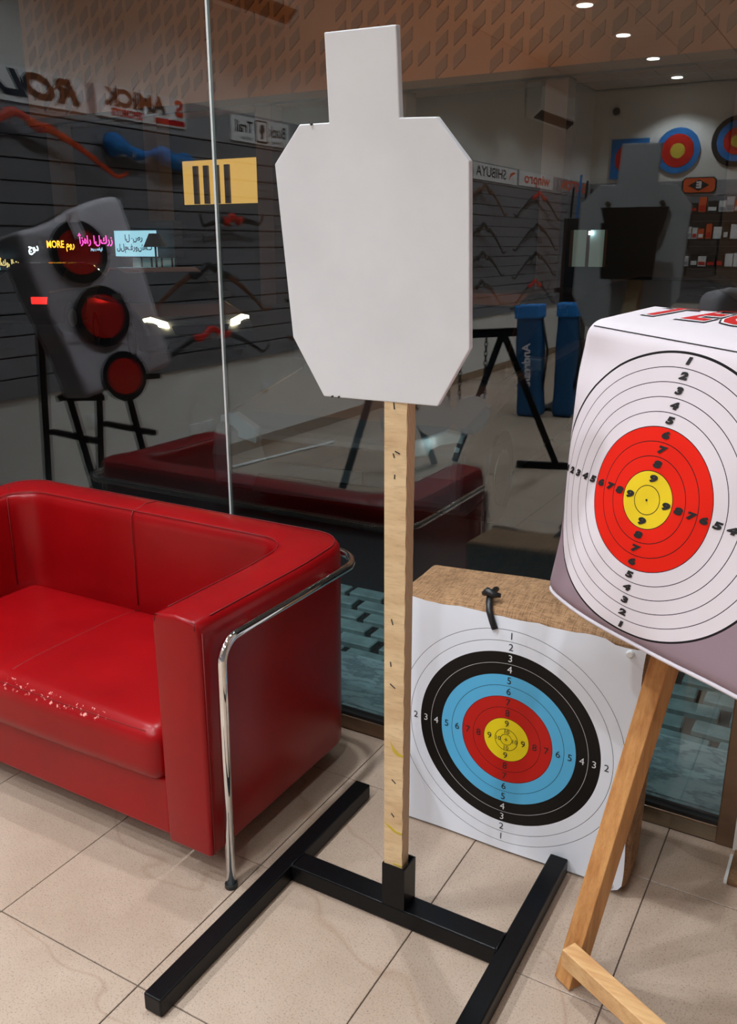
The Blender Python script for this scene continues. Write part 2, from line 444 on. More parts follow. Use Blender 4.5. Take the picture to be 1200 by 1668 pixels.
# window front: steel sill, glass panes, mullion
JX = -.19                               # silicone joint between the two panes
MX0, MX1 = 1.634, 1.684
struct('trim_1', MB().box((XL, 1.267, 0), (MX0, 1.315, .055)), M['bronze'], bevel=.003)
struct('trim_2', MB().box((1.05, 1.2655, .002), (MX0 - .001, 1.2668, .050)), M['steel'])
struct('trim_3', MB().box((XL, 1.272, .055), (MX0, 1.31, .068)), M['gasket'])
struct('trim_4', MB().box((MX0, 1.262, 0), (MX1, 1.32, CEIL)), M['bronze'], bevel=.003)
struct('window_1', MB().box((XL, GLASS_Y, .06), (JX - .004, GLASS_Y + .010, CEIL)), M['glass'])
struct('window_2', MB().box((JX + .004, GLASS_Y, .06), (MX0, GLASS_Y + .010, CEIL)), M['glass'])
struct('trim_5', MB().box((JX - .004, GLASS_Y - .001, .06), (JX + .004, GLASS_Y + .011, CEIL)), M['sealant'])
struct('wall_front', MB().box((MX1, 1.255, 0), (XR, 1.40, CEIL)), M['white_wall'])
# ------------------------------------------------------------------ setting: the pavement and street outside
sw = struct('sidewalk', MB().box((-14, 1.32, -.30), (8, 1.86, -.03)), M['soil'])
for i in range(14):
    x = -6.0 + i * .775
    obj('marble_slab', MB().box((x + .002, 1.322, -.03), (x + .771, 1.448, -.012)), M['marble'], sw, bevel=.002, seg=1)
    obj('marble_slab', MB().box((x + .302, 1.452, -.03), (x + 1.071, 1.835, -.010)), M['marble'], sw, bevel=.002, seg=1)
pv = struct('paved_path', MB().box((-14, 1.86, -.30), (8, 2.66, -.085)), M['soil'])
pav = None; cnt = 0
for j in range(6):
    for i in range(20):
        x = -1.6 + i * .232 + (.116 if j % 2 else 0); y = 1.875 + j * .131
        if x > 2.7 or cnt >= 290: continue
        if pav is None: pav = obj('paver', MB().box((-.098, -.046, -.05), (.098, .046, 0)), M['paver'], pv, bevel=.006, seg=1); o = pav
        else: o = pav.copy(); COL.objects.link(o); o.parent = pv
        o.location = (x + random.uniform(-.006, .006), y + .05, -.058 + random.uniform(-.004, .004)); o.rotation_euler.z = random.uniform(-.05, .05); cnt += 1
struct('road', MB().box((-60, 2.66, -.4), (40, 40, -.10)), M['asphalt'])
# ------------------------------------------------------------------ red two-seat sofa
def sofa():
    t = thing('sofa', 'red leather two-seat tub sofa with a chrome tube frame beside the window', 'sofa', (-.33, .7, 0))
    XR_, XL_, YF, YBk = .368, -1.028, .352, 1.047
    def rail(o_, r):        # the U of the shell, offset outwards by o_
        path = round_path([(XR_ + o_, YF, 0), (XR_ + o_, YBk + o_, 0), (XL_ - o_, YBk + o_, 0), (XL_ - o_, YF, 0)], r, 12)
        pts = []
        for a, b, k in zip(path[:-1], path[1:], [10] + [1] * 12 + [20] + [1] * 12 + [10]): pts += [a.lerp(b, i / k) for i in range(k)]
        return pts + [path[-1]]
    fr = [(i_.lerp(o2, .5), (o2 - i_) / .16) for i_, o2 in zip(rail(-.08, .11), rail(.08, .12))]
    prof = [(-.078, .10), (-.08, .30), (-.08, .55), (-.081, .76), (-.079, .790), (-.070, .806), (-.055, .812), (0, .818), (.055, .812), (.070, .806),
            (.079, .790), (.081, .76), (.08, .55), (.08, .30), (.078, .10)]
    rg = []
    for p, nrm in fr:
        back = max(0, min(1, (p.y - .80) / .2))
        rg.append([p + nrm * (s_ + (.012 * back * (z - .3) if s_ < 0 else 0)) + V(0, 0, z + (.012 * back if z > .7 else 0)) for s_, z in prof])
    obj('back_and_arms', MB().loft(rg), M['leather'], t, smooth=True, bevel=.012, seg=3)
    # seams
    def along(s_, z, nm='seam'):
        obj(nm, MB().tube([p + nrm * s_ + V(0, 0, z + .012 * max(0, min(1, (p.y - .8) / .2))) for p, nrm in fr[1:-1]], .0016, 6), M['seam'], t, smooth=True)
    along(.067, .8095); along(-.067, .8095)
    for i in (1,):
        for (p, nrm) in ((fr[0][0], fr[0][1]), (fr[-1][0], fr[-1][1])):
            mb = MB().tube([V(p.x - nrm.x * .068, YF - .0005, .79), V(p.x - nrm.x * .066, YF + .004, .808), V(p.x + nrm.x * .066, YF + .004, .808), V(p.x + nrm.x * .068, YF - .0005, .79)], .0016, 6)
            obj('seam', mb, M['seam'], t, smooth=True)
            obj('seam', MB().tube([V(p.x + nrm.x * .0815, YF + .012, .11), V(p.x + nrm.x * .0825, YF + .012, .78)], .0016, 6), M['seam'], t, smooth=True)
    for x in (-.385,):
        if True:
            c_ = [(.966, .46), (.966, .62), (.9655, .76), (.968, .80), (.978, .819), (1.047, .8315), (1.107, .8245), (1.125, .81), (1.1285, .78), (1.128, .4)]
            obj('seam', MB().tube([V(x, y - .0005, z) for y, z in c_], .0018, 6), M['seam'], t, smooth=True)
    sm = fr[-13]; ii = sm[0] - sm[1] * .081
    obj('seam', MB().tube([V(ii.x, ii.y, z) for z in (.46, .6, .79)] + [sm[0] - sm[1] * .07 + V(0, 0, .816), sm[0] + V(0, 0, .829)], .0018, 6), M['seam'], t, smooth=True)
    # base and front rail
    obj('front_rail', MB().box((-.943, .372, .10), (.283, .96, .285)), M['leather'], t, bevel=.012, seg=3)
    # seat cushion
    h = (.612, .312, .088)
    def fn(p, q):
        u, v_ = p.x / h[0], p.y / h[1]
        z = q.z + (.020 * (1 - u * u) * (1 - v_ ** 4) if q.z > 0 else 0) - (.0035 * math.exp(-((q.x + .03) / .012) ** 2) if q.z > .02 else 0)
        y = q.y - (.014 * (1 - u * u) if q.y < 0 else 0)
        return V(q.x - .330, y + .655, z + .363)
    vs, fs, cs = rounded_cube(h, .05, 40, fn)
    cu = obj('seat_cushion', MB().add(vs, fs), M['leather'], t, smooth=True)
    obj('seam', MB().tube([fn(V(-.03, y, h[2]), V(-.03, y, h[2])) + V(0, 0, .001) for y in [(-.25 + .54 * i / 12) for i in range(13)]], .0016, 6), M['seam'], cu, smooth=True)
    pts2 = [fn(V(x, -h[1] + .012, h[2] - .012), V(x, -h[1] + .016, h[2] - .016)) + V(0, -.001, .002) for x in [(-.56 + 1.12 * i / 20) for i in range(21)]]
    obj('seam', MB().tube(pts2, .0010, 6), M['seam'], cu, smooth=True)
    # chrome tube running round the back and down to both front feet
    xr, xl, zt = .4825, -1.1425, .750
    P = round_path([(xr, .386, .010), (xr, .398, zt), (xr, 1.150, zt), (xl, 1.150, zt), (xl, .398, zt), (xl, .386, .010)], [.065, .13, .13, .065], 12)
    ft = obj('frame_tube', MB().tube(P, .0135, 14), M['chrome'], t, smooth=True)
    for x in (xr, xl):
        obj('foot_cap', MB().cyl((x, .386, 0), (x, .386, .014), .0185, 18), M['rubber'], ft, smooth=False, bevel=.002)
    for x in (.30, -.96):
        obj('rear_leg', MB().cyl((x, .93, 0), (x, .93, .13), .016, 14), M['chrome'], t, smooth=True)
    for x, y in ((.455, .95), (-1.115, .95), (.455, .55), (-1.115, .55)):
        obj('tube_bracket', MB().box((min(x - .03, x + .03), y - .012, zt - .012), (max(x - .03, x + .03), y + .012, zt + .006)), M['chrome'], t)
    return t
sofa()
# ------------------------------------------------------------------ white silhouette board on its post and black steel base
def stand():
    t = thing('target_stand', 'white silhouette target board on a plywood post with a black steel base', 'target stand', (.93, .5, 0))
    xa, xb = .592, 1.262
    for x in (xa, xb):
        sb = obj('side_beam', MB().box((x - .026, -.045 if x == xa else -.22, .003), (x + .026, .937 if x == xa else .906, .053)), M['black_steel'], t, bevel=.004)
    obj('cross_beam', MB().box((xa + .026, .487, .003), (xb - .026, .553, .055)), M['black_steel'], t, bevel=.004)
    for x in (xa + .026, xb - .026):
        obj('weld_bead', MB().tube([(x, .486, .05), (x, .50, .0555), (x, .54, .0555), (x, .554, .05)], .004, 6), M['black_steel'], t, smooth=True)
    s0, s1 = V(.944, .520, .055), V(.944, .514, .182)
    mb = MB()
    for dx, dy, w_, d_ in ((0, -.030, .066, .004), (0, .030, .066, .004), (-.031, 0, .004, .056), (.031, 0, .004, .056)):
        mb.box((s0.x + dx - w_ / 2, s0.y + dy - d_ / 2, .055), (s0.x + dx + w_ / 2, s0.y + dy + d_ / 2, .182))
    obj('post_socket', mb, M['black_steel'], t)
    # leaning post: front-left edge from (.915,.491,.18) to (.990,.342,1.43)
    a = V(.915, .491, .179); b = V(.990, .342, 1.427); d = (b - a).normalized()
    wx, dy = .051, .046
    lo = a - d * .115; hi = a + d * 1.50
    ex = V(1, .10, 0); ex = (ex - d * ex.dot(d)).normalized(); ey = d.cross(ex); ey = ey if ey.y > 0 else -ey
    PM = Matrix(((ex.x, ey.x, d.x, lo.x), (ex.y, ey.y, d.y, lo.y), (ex.z, ey.z, d.z, lo.z), (0, 0, 0, 1)))
    L_ = (hi - lo).length
    mb = MB().box((0, 0, 0), (wx, dy, L_), 0, fmi=[0, 0, 0, 1, 0, 1])
    mb.v = [PM @ v for v in mb.v]
    post = obj('post', mb, [M['ply'], M['ply_edge']], t, bevel=.0012, seg=1)
    for (x, z, an, ln) in ((.022, 1.37, .1, .016), (.024, 1.215, -.05, .010), (.020, .86, .25, .015), (.017, .745, .1, .013), (.022, .685, .9, .016), (.026, .40, .8, .014), (.024, .29, .6, .013), (.022, 1.262, .3, .01), (.03, 1.27, 1.2, .012)):
        q = MB().bar((x - math.sin(an) * ln / 2, -.0006, z + math.cos(an) * ln / 2), (x + math.sin(an) * ln / 2, -.0006, z - math.cos(an) * ln / 2), .0022, .0016, (0, 1, 0))
        q.v = [PM @ v for v in q.v]; obj('staple', q, M['chip'], post)
    yel = M.setdefault('yellow', pbr('yellow_tape', srgb(206, 178, 52), .6))
    for (pts) in ([(.016, .52), (.026, .505), (.037, .493), (.050, .488), (.050, .482), (.036, .483), (.024, .492)], [(.001, .258), (.020, .25), (.034, .240), (.05, .238), (.05, .233), (.03, .234), (.012, .246)], [(.026, .128), (.05, .127), (.05, .122), (.027, .124)]):
        q = MB().prism([(x, z) for x, z in pts], lambda x, y, dd: PM @ V(x, -.0008 + dd, y), .0007); obj('tape_scrap', q, yel, post)
    # board, leaning the same way
    k = .13
    def bp(x, z, dep): return V(x, .283 - k * (z - 1.874), z) + V(0, 1, k).normalized() * dep
    out = [(.846, 1.427), (1.110, 1.429), (1.180, 1.545), (1.186, 1.868), (1.126, 1.941), (1.0555, 1.944), (1.057, 2.086), (.913, 2.089), (.909, 1.945), (.844, 1.946), (.779, 1.880), (.782, 1.548)]
    bd = obj('silhouette_board', MB().prism(out, bp, .016), M['board'], t, bevel=.0022, seg=2)
    for x, z in ((.868, 1.428), (.884, 1.4285), (.872, 1.9440)):
        obj('edge_chip', MB().tube([bp(x - .002, z, -.001), bp(x + .002, z + .002, -.001)], .0022, 6), M['chip'], bd)
    # black bracket on the back of the board, two bolts
    mb = MB().prism([(.86, 1.862), (1.11, 1.862), (1.098, 1.80), (1.08, 1.74), (.90, 1.74), (.88, 1.80)], lambda x, z, dd: bp(x, z, dd + .0165), .012)
    mb.prism([(.88, 1.80), (1.095, 1.80), (1.09, 1.60), (.90, 1.60)], lambda x, z, dd: bp(x, z, dd + .064), .012)
    bk = obj('back_bracket', mb, M['black'], t)
    for x in (.885, 1.085):
        obj('bolt', MB().cyl(bp(x, 1.875, .016), bp(x, 1.875, .034), .009, 10), M['steel'], bk)
    return t
stand()
# ------------------------------------------------------------------ square straw butt with the paper target face
def butt():
    t = thing('archery_butt', 'square burlap archery butt with a round paper target face pinned on it', 'archery target', (1.08, 1.0, 0))
    h = (.367, .125, .380)
    def fn(p, q):
        z = q.z + .382; top = max(0, q.z / h[2])
        thick = .60 + .40 * (z / .75)
        y = .916 + (q.y + h[1]) * thick
        z += (.014 * math.sin(p.x * 9 + 1) * math.cos(p.y * 11) + .012 * (1 - (p.x / h[0]) ** 2)) * (top > .9)
        if top > .9: z += -.012 + .02 * min(1, (q.y + h[1]) / .1)
        return V(q.x + 1.083, y, max(z, .002))
    vs, fs, cs = rounded_cube(h, .022, 26, fn)
    obj('burlap_body', MB().add(vs, fs), M['burlap'], t, smooth=True)
    # paper face, its own local frame centred on the bull
    w_ = .034
    o_ = Matrix.Translation((1.082, .911, .3745))
    N = 28; grid = []; 
    def pz(x, z):
        y = .0025 * math.sin(x * 14 + z * 5) * (abs(z) / .37) - .0006
        cr = max(0, x - .26) * max(0, -z - .24); y -= cr * 1.6
        if z > .33: y += (z - .33) * .05
        return y
    mb = MB(); n1 = N + 1
    for j in range(n1):
        for i in range(n1):
            x = -.367 + .727 * i / N; z = -.368 + .746 * j / N
            zz = z
            if j == N: zz += .0025 * math.sin(i * .9) - (.012 if i > 24 else 0) + .001 * math.sin(i * 4.1) - (.004 if 13 < i < 17 else 0)
            if i == N: x += .003 * math.sin(j * .7)
            if j == 0 and i == N: zz += .012; x -= .008
            mb.v.append(o_ @ V(x, pz(x, z), zz))
    for j in range(N):
        for i in range(N):
            a = j * n1 + i; mb.f.append((a, a + 1, a + 1 + n1, a + n1)); mb.mi.append(0)
    Y_, Rd, Bl, K, W = srgb(240, 214, 30), srgb(196, 30, 22), srgb(92, 182, 226), srgb(16, 12, 10), srgb(236, 239, 246)
    dk = srgb(20, 16, 16); wt = srgb(190, 190, 190)
    lines = [(.5, dk, .025), (1, dk, .025)] + [(r, dk, .02) for r in (2, 3, 4, 5, 6, 9, 10)] + [(7, wt, .02)]
    m = rings('target_face_print', w_, [(2, Y_), (4, Rd), (6, Bl), (8, K), (99, W)], lines, 'OBJ', rough=.38)
    pf = thing_part('paper_face', t, o_)
    me = obj('paper_sheet', mb, m, pf, smooth=True)
    def fp(cx, cz, an=0): return lambda x, y: o_ @ V(cx + x, pz(cx + x, cz + y) - .0012, cz + y)
    dark, light = MB(), MB()
    for n in range(1, 10):
        r = (10.5 - n) * w_
        for sx, sz in ((1, 0), (-1, 0), (0, 1), (0, -1)):
            (light if n in (3, 4) else dark).text(str(n), fp(sx * r, sz * r), .030 if n != 9 else .028)
    for sx, sz in ((1, 0), (-1, 0), (0, 1), (0, -1)): dark.text('10', fp(sx * .74 * w_, sz * .76 * w_), .0185)
    dark.text('+', fp(0, 0), .022)
    tag(obj('dark_numerals', dark, M['ink'], pf), kind='stuff'); tag(obj('light_numerals', light, M['ink_white'], pf), kind='stuff')
    for x, z in ((.322, .350), (.330, -.352)):
        obj('push_pin', MB().tube([o_ @ V(x, pz(x, z) - .0005, z), o_ @ V(x, pz(x, z) - .004, z), o_ @ V(x, pz(x, z) - .007, z)], [.011, .011, .007], 16), M['white'], pf, smooth=False)
    # carrying strap knotted over the top edge
    q = [V(.990, 1.02, .785), V(.992, .965, .788), V(1.004, .930, .782), V(1.016, .905, .762), V(1.026, .904, .735), V(1.034, .906, .712)]
    st = obj('strap', MB().tube(q, .009, 8, flat=(1, .55)), M['black'], t, smooth=True)
    obj('strap_knot', MB().tube([V(.980, .948, .792), V(.992, .945, .802), V(1.008, .947, .795), V(1.03, .952, .794)], [.008, .013, .011, .006], 8), M['black'], st, smooth=True)
    return t
def thing_part(name, parent, mw):
    o = bpy.data.objects.new(name, None); COL.objects.link(o); o.parent = parent; o.empty_display_size = .03
    o.matrix_local = world(parent).inverted() @ mw; WM[o.name] = mw
    return o
butt()
# ------------------------------------------------------------------ bag target on its wooden easel
BU, BN, BV = V(.884, -.463, -.063), V(.449, .879, -.160), V(.130, .113, .985)
BC = V(1.511, .466, 1.261)
BM = Matrix(((BU.x, BN.x, BV.x, BC.x), (BU.y, BN.y, BV.y, BC.y), (BU.z, BN.z, BV.z, BC.z), (0, 0, 0, 1)))
def bag():
    t = thing('bag_target', 'white cloth bag target with red and yellow rings resting on the wooden easel', 'bag target', mat=BM)
    h = (.300, .105, .305); r = .032; w_ = .028
    def warp(p, q):
        x, y, z = q.x, q.y, q.z
        f = 1 - (y + h[1]) / (2 * h[1])                       # 1 on the front
        bul = max(0, (1 - (p.x / h[0]) ** 2)) * max(0, 1 - (p.z / h[2]) ** 2)
        y2 = y + h[1] - .022 * bul * f
        if x < 0:                                             # the left edge slumps in towards the bottom
            s_ = 1 - .055 - .165 * max(0, min(1, (.22 - z) / .38)) ** 1.0
            x *= 1 - (1 - s_) * (abs(p.x) / h[0]) ** 1.5
            y2 += .03 * (abs(p.x) / h[0]) ** 6 * f * max(0, min(1, (.2 - z) / .3))
        z2 = z + .004
        if z < 0: z2 += .034 * (-z / h[2]) ** 2 * (.35 + .65 * min(1, abs(min(0, p.x)) / h[0]) ** 2 + .25 * max(0, p.x) / h[0])
        if z > 0:
            tz = (z / h[2]) ** 3
            z2 += tz * (.074 * (1 - f) + .012 * math.sin(p.x * 7 + .5) * (1 - f))
        dim = math.exp(-(((p.x + .235) / .06) ** 2 + ((p.z - .235) / .04) ** 2)); y2 += .012 * dim * f
        y2 += .0015 * math.sin(p.x * 31 + p.z * 17) * f
        return V(x, y2, z2)
    def cube_pt(p):
        inner = V(*[max(-(h[i] - r), min(h[i] - r, p[i])) for i in range(3)]); d = p - inner
        if d.length > 1e-9: d = d.normalized() * r
        return BM @ warp(p, inner + d)
    vs, fs, cs = rounded_cube(h, r, 40, lambda p, q: BM @ warp(p, q))
    uv = []
    for p in cs:
        if p.y < 0 or abs(p.x) > h[0] - 1e-6:
            uv.append((p.x + (.0 if p.y <= -h[1] + 1e-6 else math.copysign(p.y + h[1], p.x) if abs(p.x) > h[0] - 1e-6 else 0), p.z))
        else: uv.append((p.x, p.z))
        if abs(p.z) > h[2] - 1e-6 and p.y > -h[1] + 1e-6: uv[-1] = (p.x, p.z + math.copysign((p.y + h[1]) * 3 + .2, p.z))
    Y_, Rd, W, G_ = srgb(232, 200, 36), srgb(228, 30, 8), srgb(224, 214, 218), srgb(150, 128, 136)
    dk = srgb(24, 18, 20)
    lines = [(r_, dk, .028) for r_ in range(1, 10)] + [(10.0, dk, .085)]
    m = rings('bag_print', w_, [(2, Y_), (5, Rd), (99, W)], lines, 'UV', beyond=(-.05, G_, 10.07 * w_), rough=.85, weave=True)
    obj('bag_body', MB().add(vs, fs), m, t, smooth=True, uv=uv)
    num = MB()
    for n in range(1, 10):
        rr = (10.5 - n) * w_
        for sx, sz in ((1, 0), (-1, 0), (0, 1), (0, -1)):
            cx, cz = sx * rr, sz * rr
            num.text(str(n), lambda x, y: cube_pt(V(max(-h[0] + .004, cx + x), -h[1], cz + y)) - BN * .0012, .0178, bold=.0013, shear=.18, xs=1.75)
    tag(obj('numerals', num, M['ink'], t), kind='stuff')
    obj('bull_dot', MB().tube([cube_pt(V(0, -h[1], 0)) - BN * .0012, cube_pt(V(0, -h[1], 0)) - BN * .0006], .0022, 10), M['ink'], t)
    # piping and stitching
    bot = [cube_pt(V(-h[0] + .02 + (2 * h[0] - .04) * i / 30, -h[1] + .004, -h[2])) - BN * .002 - BV * .002 for i in range(31)]
    obj('piping', MB().tube(bot, .0045, 8), M['bagw'], t, smooth=True)
    top = [cube_pt(V(-h[0] + .03 + (2 * h[0] - .06) * i / 30, -h[1], h[2] - .004)) - BN * .0008 + BV * .0008 for i in range(31)]
    obj('stitching', MB().tube(top, .0011, 6), M['gasket'], t, smooth=True)
    lf = [cube_pt(V(-h[0] + .004, -h[1], -.27 + .2 * i / 12)) - BN * .001 - BU * .001 for i in range(13)]
    obj('stitching', MB().tube(lf, .0010, 6), M['bagw'], t, smooth=True)
    def tp(cx, cy, lift): return lambda x, y: cube_pt(V(cx + x, cy + y, h[2])) + BV * lift
    a, b, c_ = MB(), MB(), MB()
    for wd, cx in (('T', -.205), ('E', -.100), ('C', -.010), ('H', .095)):
        a.text(wd, tp(cx, .035, .0012), .125, bold=.011, shear=.28, xs=1.05)
        c_.text(wd, tp(cx, .035, .0019), .125, bold=.0075, shear=.28, xs=1.05)
        b.text(wd, tp(cx, .035, .0026), .125, bold=.003, shear=.28, xs=1.05)
    obj('letter_outline', a, M['ink'], t); obj('letter_halo', c_, M['paper_white'], t); obj('letter_fill', b, M['ink_red'], t)
    return t
bag()
def easel():
    t = thing('wooden_easel', 'pine easel whose slanted leg stands in front of the burlap butt', 'easel', (1.5, .6, 0))
    f0 = V(1.407, .535, 0); dr = (V(1.533, .672, .855) - V(1.407, .535, 0)).normalized()
    off = V(BU.x, BU.y, 0).normalized() * .56
    side = V(BU.x, BU.y, 0).normalized()
    def leg(p, d, L_, lean=(0, 0, 0)):
        nrm = d.cross(side).normalized()
        return MB().bar(p + d * .002, p + d * L_, .050, .045, nrm)
    obj('leg', leg(f0, dr, 1.42), M['pine'], t, bevel=.002)
    dr2 = (dr - side * .24).normalized()
    obj('leg', leg(f0 + off, dr2, 1.42), M['pine'], t, bevel=.002)
    bk = f0 + off * .5 + V(.25, .62, 0)
    topm = f0 + off * .36 + dr * 1.30 + V(.01, .05, 0)
    obj('rear_leg', MB().bar(bk, topm, .05, .03, side), M['pine'], t, bevel=.002)
    nrm = V(-BN.x, -BN.y, 0).normalized()
    s0 = V(1.428, .545, .108) + nrm * .042; s1 = s0 + side * .66 + V(0, 0, .0)
    obj('stretcher', MB().bar(s0, s1, .042, .048, (0, 0, 1)), M['pine_pale'], t, bevel=.002)
    # ledge that carries the bag, behind its lower edge
    a = BC + BV * -.304 + BN * .155 - BU * .12; b = BC + BV * -.304 + BN * .155 + BU * .40
    obj('ledge', MB().bar(a, b, .09, .025, BV), M['pine'], t, bevel=.002)
    return t
easel()
# ------------------------------------------------------------------ ceiling downlights
def downlights():
    first = None; k = 0
    rows = {-1.4: 'left', .25: 'middle', 1.9: 'right'}
    for x in rows:
        for j in range(8):
            if x > 1 and j < 2: continue
            y = -.04 - 1.62 * j if x < -1 else .89 - 1.635 * j
            lab = 'round recessed downlight, number %s from the window in the %s ceiling row' % (['one', 'two', 'three', 'four', 'five', 'six', 'seven', 'eight'][j], rows[x])
            if first is None:
                t = first = thing('downlight', lab, 'ceiling light', (x, y, CEIL), 'recessed ceiling downlights')
                mb = MB().tube([V(x, y, CEIL - .006), V(x, y, CEIL + .004)], .10, 28)
                obj('trim_ring', mb, M['white'], t)
                obj('diffuser', MB().cyl((x, y, CEIL - .012), (x, y, CEIL - .006), .082, 28), M['downlight'], t)
            else: t = copy_tree(first, Matrix.Translation((x, y, CEIL)), lab)
            ld = bpy.data.lights.new('lamp_light', 'SPOT'); ld.energy = DOWNLIGHT_W; ld.spot_size = R(116); ld.spot_blend = .45
            ld.color = (.875, .956, 1.035); ld.shadow_soft_size = .06
            lo = bpy.data.objects.new('lamp_light', ld); COL.objects.link(lo); lo.location = (x, y, CEIL - .03)
downlights()
# ------------------------------------------------------------------ things on the left wall (seen mirrored in the glass)
WX = XL + .022
def on_left(y0, z0, dx=.0): return lambda x, y: V(WX + .016 + dx, y0 + x, z0 + y)   # reading direction runs +Y on the left wall
def sign(name, label, y0, y1, z0, z1, parts, back='paper_white'):
    t = thing(name, label, 'sign', (WX, (y0 + y1) / 2, (z0 + z1) / 2), 'brand signs along the left wall')
    obj('panel', MB().box((WX, y0, z0), (WX + .012, y1, z1)), M[back], t)
    cy, cz, W_, H_ = (y0 + y1) / 2, (z0 + z1) / 2, y1 - y0, z1 - z0
    for pn, mat, items in parts:
        mb = MB()
        for it in items:
            if it[0] == 'text':
                _, body, dx, dz, size, kw = it; mb.text(body, on_left(cy + dx, cz + dz), size, **kw)
            elif it[0] == 'poly': mb.prism(it[1], lambda x, y, d: V(WX + .0125 + d, cy + x, cz + y), .003)
        tag(obj(pn, mb, M[mat], t), kind='stuff')
    return t
bd = dict(bold=.006)
sign('brand_sign', 'white sign with big slanted black letters above the orange bow', -.65, .42, 2.545, 2.74, [('lettering', 'ink', [('text', 'ROLAN', 0, 0, .185, dict(bold=.010, shear=.35, xs=1.55))])])
sign('brand_sign', 'white sign reading SAMICK SPORTS in black and red', -1.60, -.735, 2.545, 2.74,
     [('black_lettering', 'ink', [('text', 'AMICK', .07, .026, .145, dict(bold=.006, xs=1.28))]),
      ('red_lettering', 'ink_red', [('text', 'S', -.365, .026, .145, dict(bold=.006, xs=1.28)), ('text', 'SPORTS', .16, -.064, .066, dict(bold=.002, xs=1.3)),
                                    ('poly', [(-.41, -.05), (-.10, -.05), (-.10, -.085), (-.41, -.085)])])])
sign('brand_sign', 'white sign reading Buck Trail with a boxed feather mark', -2.92, -2.13, 2.525, 2.715,
     [('lettering', 'ink', [('text', 'Buck', -.225, .012, .125, dict(bold=.0015)), ('text', 'Trail', .235, .012, .125, dict(bold=.0015)),
                            ('text', 'archery', -.2, -.065, .04, {}), ('text', 'traditional', .21, -.065, .04, {})]),
      ('emblem', 'ink', [('poly', [(-.075, -.085), (.075, -.085), (.085, -.075), (.085, .075), (.075, .085), (-.075, .085), (-.085, .075), (-.085, -.075)])]),
      ('emblem_face', 'paper_white', [])])
def emblem():
    cy, cz = -2.525, 2.62
    p = [o for o in bpy.data.objects if o.name.startswith('emblem_face')][0]
    me = p.data; mb = MB().prism([(-.062, -.072), (.062, -.072), (.07, -.062), (.07, .062), (.062, .072), (-.062, .072), (-.07, .062), (-.07, -.062)], lambda x, y, d: V(WX + .0165 + d, cy + x, cz + y), .002)
    t = p.parent; bpy.data.objects.remove(p)
    obj('emblem_face', mb, M['paper_white'], t)
    obj('feather_mark', MB().prism([(-.03, .055), (.02, .05), (.035, .01), (.012, -.03), (.02, -.06), (-.015, -.05), (-.012, -.015), (-.04, .01)], lambda x, y, d: V(WX + .0188 + d, cy + x, cz + y), .002), M['ink'], t)
emblem()
sign('brand_sign', 'white sign reading SHIBUYA with a small orange swoosh', -8.42, -6.90, 2.525, 2.72,
     [('lettering', 'ink', [('text', 'SHIBUYA', .17, 0, .17, dict(bold=.002, xs=1.5))]), ('swoosh', 'ink_orange', [('poly', [(-.70, .05), (-.60, .06), (-.50, .03), (-.44, -.06), (-.52, .0), (-.60, .025)])])])
sign('brand_sign', 'white sign with pale orange lower-case letters', -9.96, -8.52, 2.535, 2.73, [('lettering', 'ink_orange', [('text', 'winpro', 0, .005, .20, dict(bold=.004, xs=1.9))])])
sign('brand_sign', 'grey sign with solid orange-red capitals near the back corner', -11.8, -10.2, 2.54, 2.725, [('lettering', 'ink_orange', [('text', 'EASTON', 0, 0, .20, dict(bold=.006, xs=1.75))])], 'grey_band')
# bows hung on the slats: one kind, many colours
def make_bow(label, Mx, riser_mat, limb_mat, span=.85, drop=.34):
    t = thing('recurve_bow', label, 'bow', mat=Mx, group='recurve bows hung on the left wall')
    def P(u):                                  # u in [-1,1] along the bow
        a = abs(u); z = -drop * a ** 1.55 + (.10 * max(0, (a - .86) / .14) ** 1.6)
        return V(.075, u * span, z)
    for sg in (1, -1):
        pts = [P(sg * (.26 + .74 * i / 16)) for i in range(17)]
        obj('limb', MB().tube([Mx @ p for p in pts], [.026 - .014 * i / 16 for i in range(17)], 8, flat=(.42, 1)), M[limb_mat], t, smooth=True)
    us = [-.30 + .6 * i / 12 for i in range(13)]
    rr = [.022, .030, .036, .030, .026, .024, .027, .034, .026, .03, .036, .03, .022]
    obj('riser', MB().tube([Mx @ (P(u) + V(0, 0, .02 * math.cos(u * 18))) for u in us], rr, 10, flat=(.6, 1)), M[riser_mat], t, smooth=True)
    for hy in (.05, -.05): obj('hook', MB().tube([Mx @ p for p in (V(.0, hy, -.05), V(.11, hy, -.05), V(.115, hy, -.02))], .006, 6), M['chrome'], t)
    return t
def hung(y, z, tilt=0): return Matrix.Translation((XL + .022, y, z)) @ Matrix.Rotation(tilt, 4, 'X')
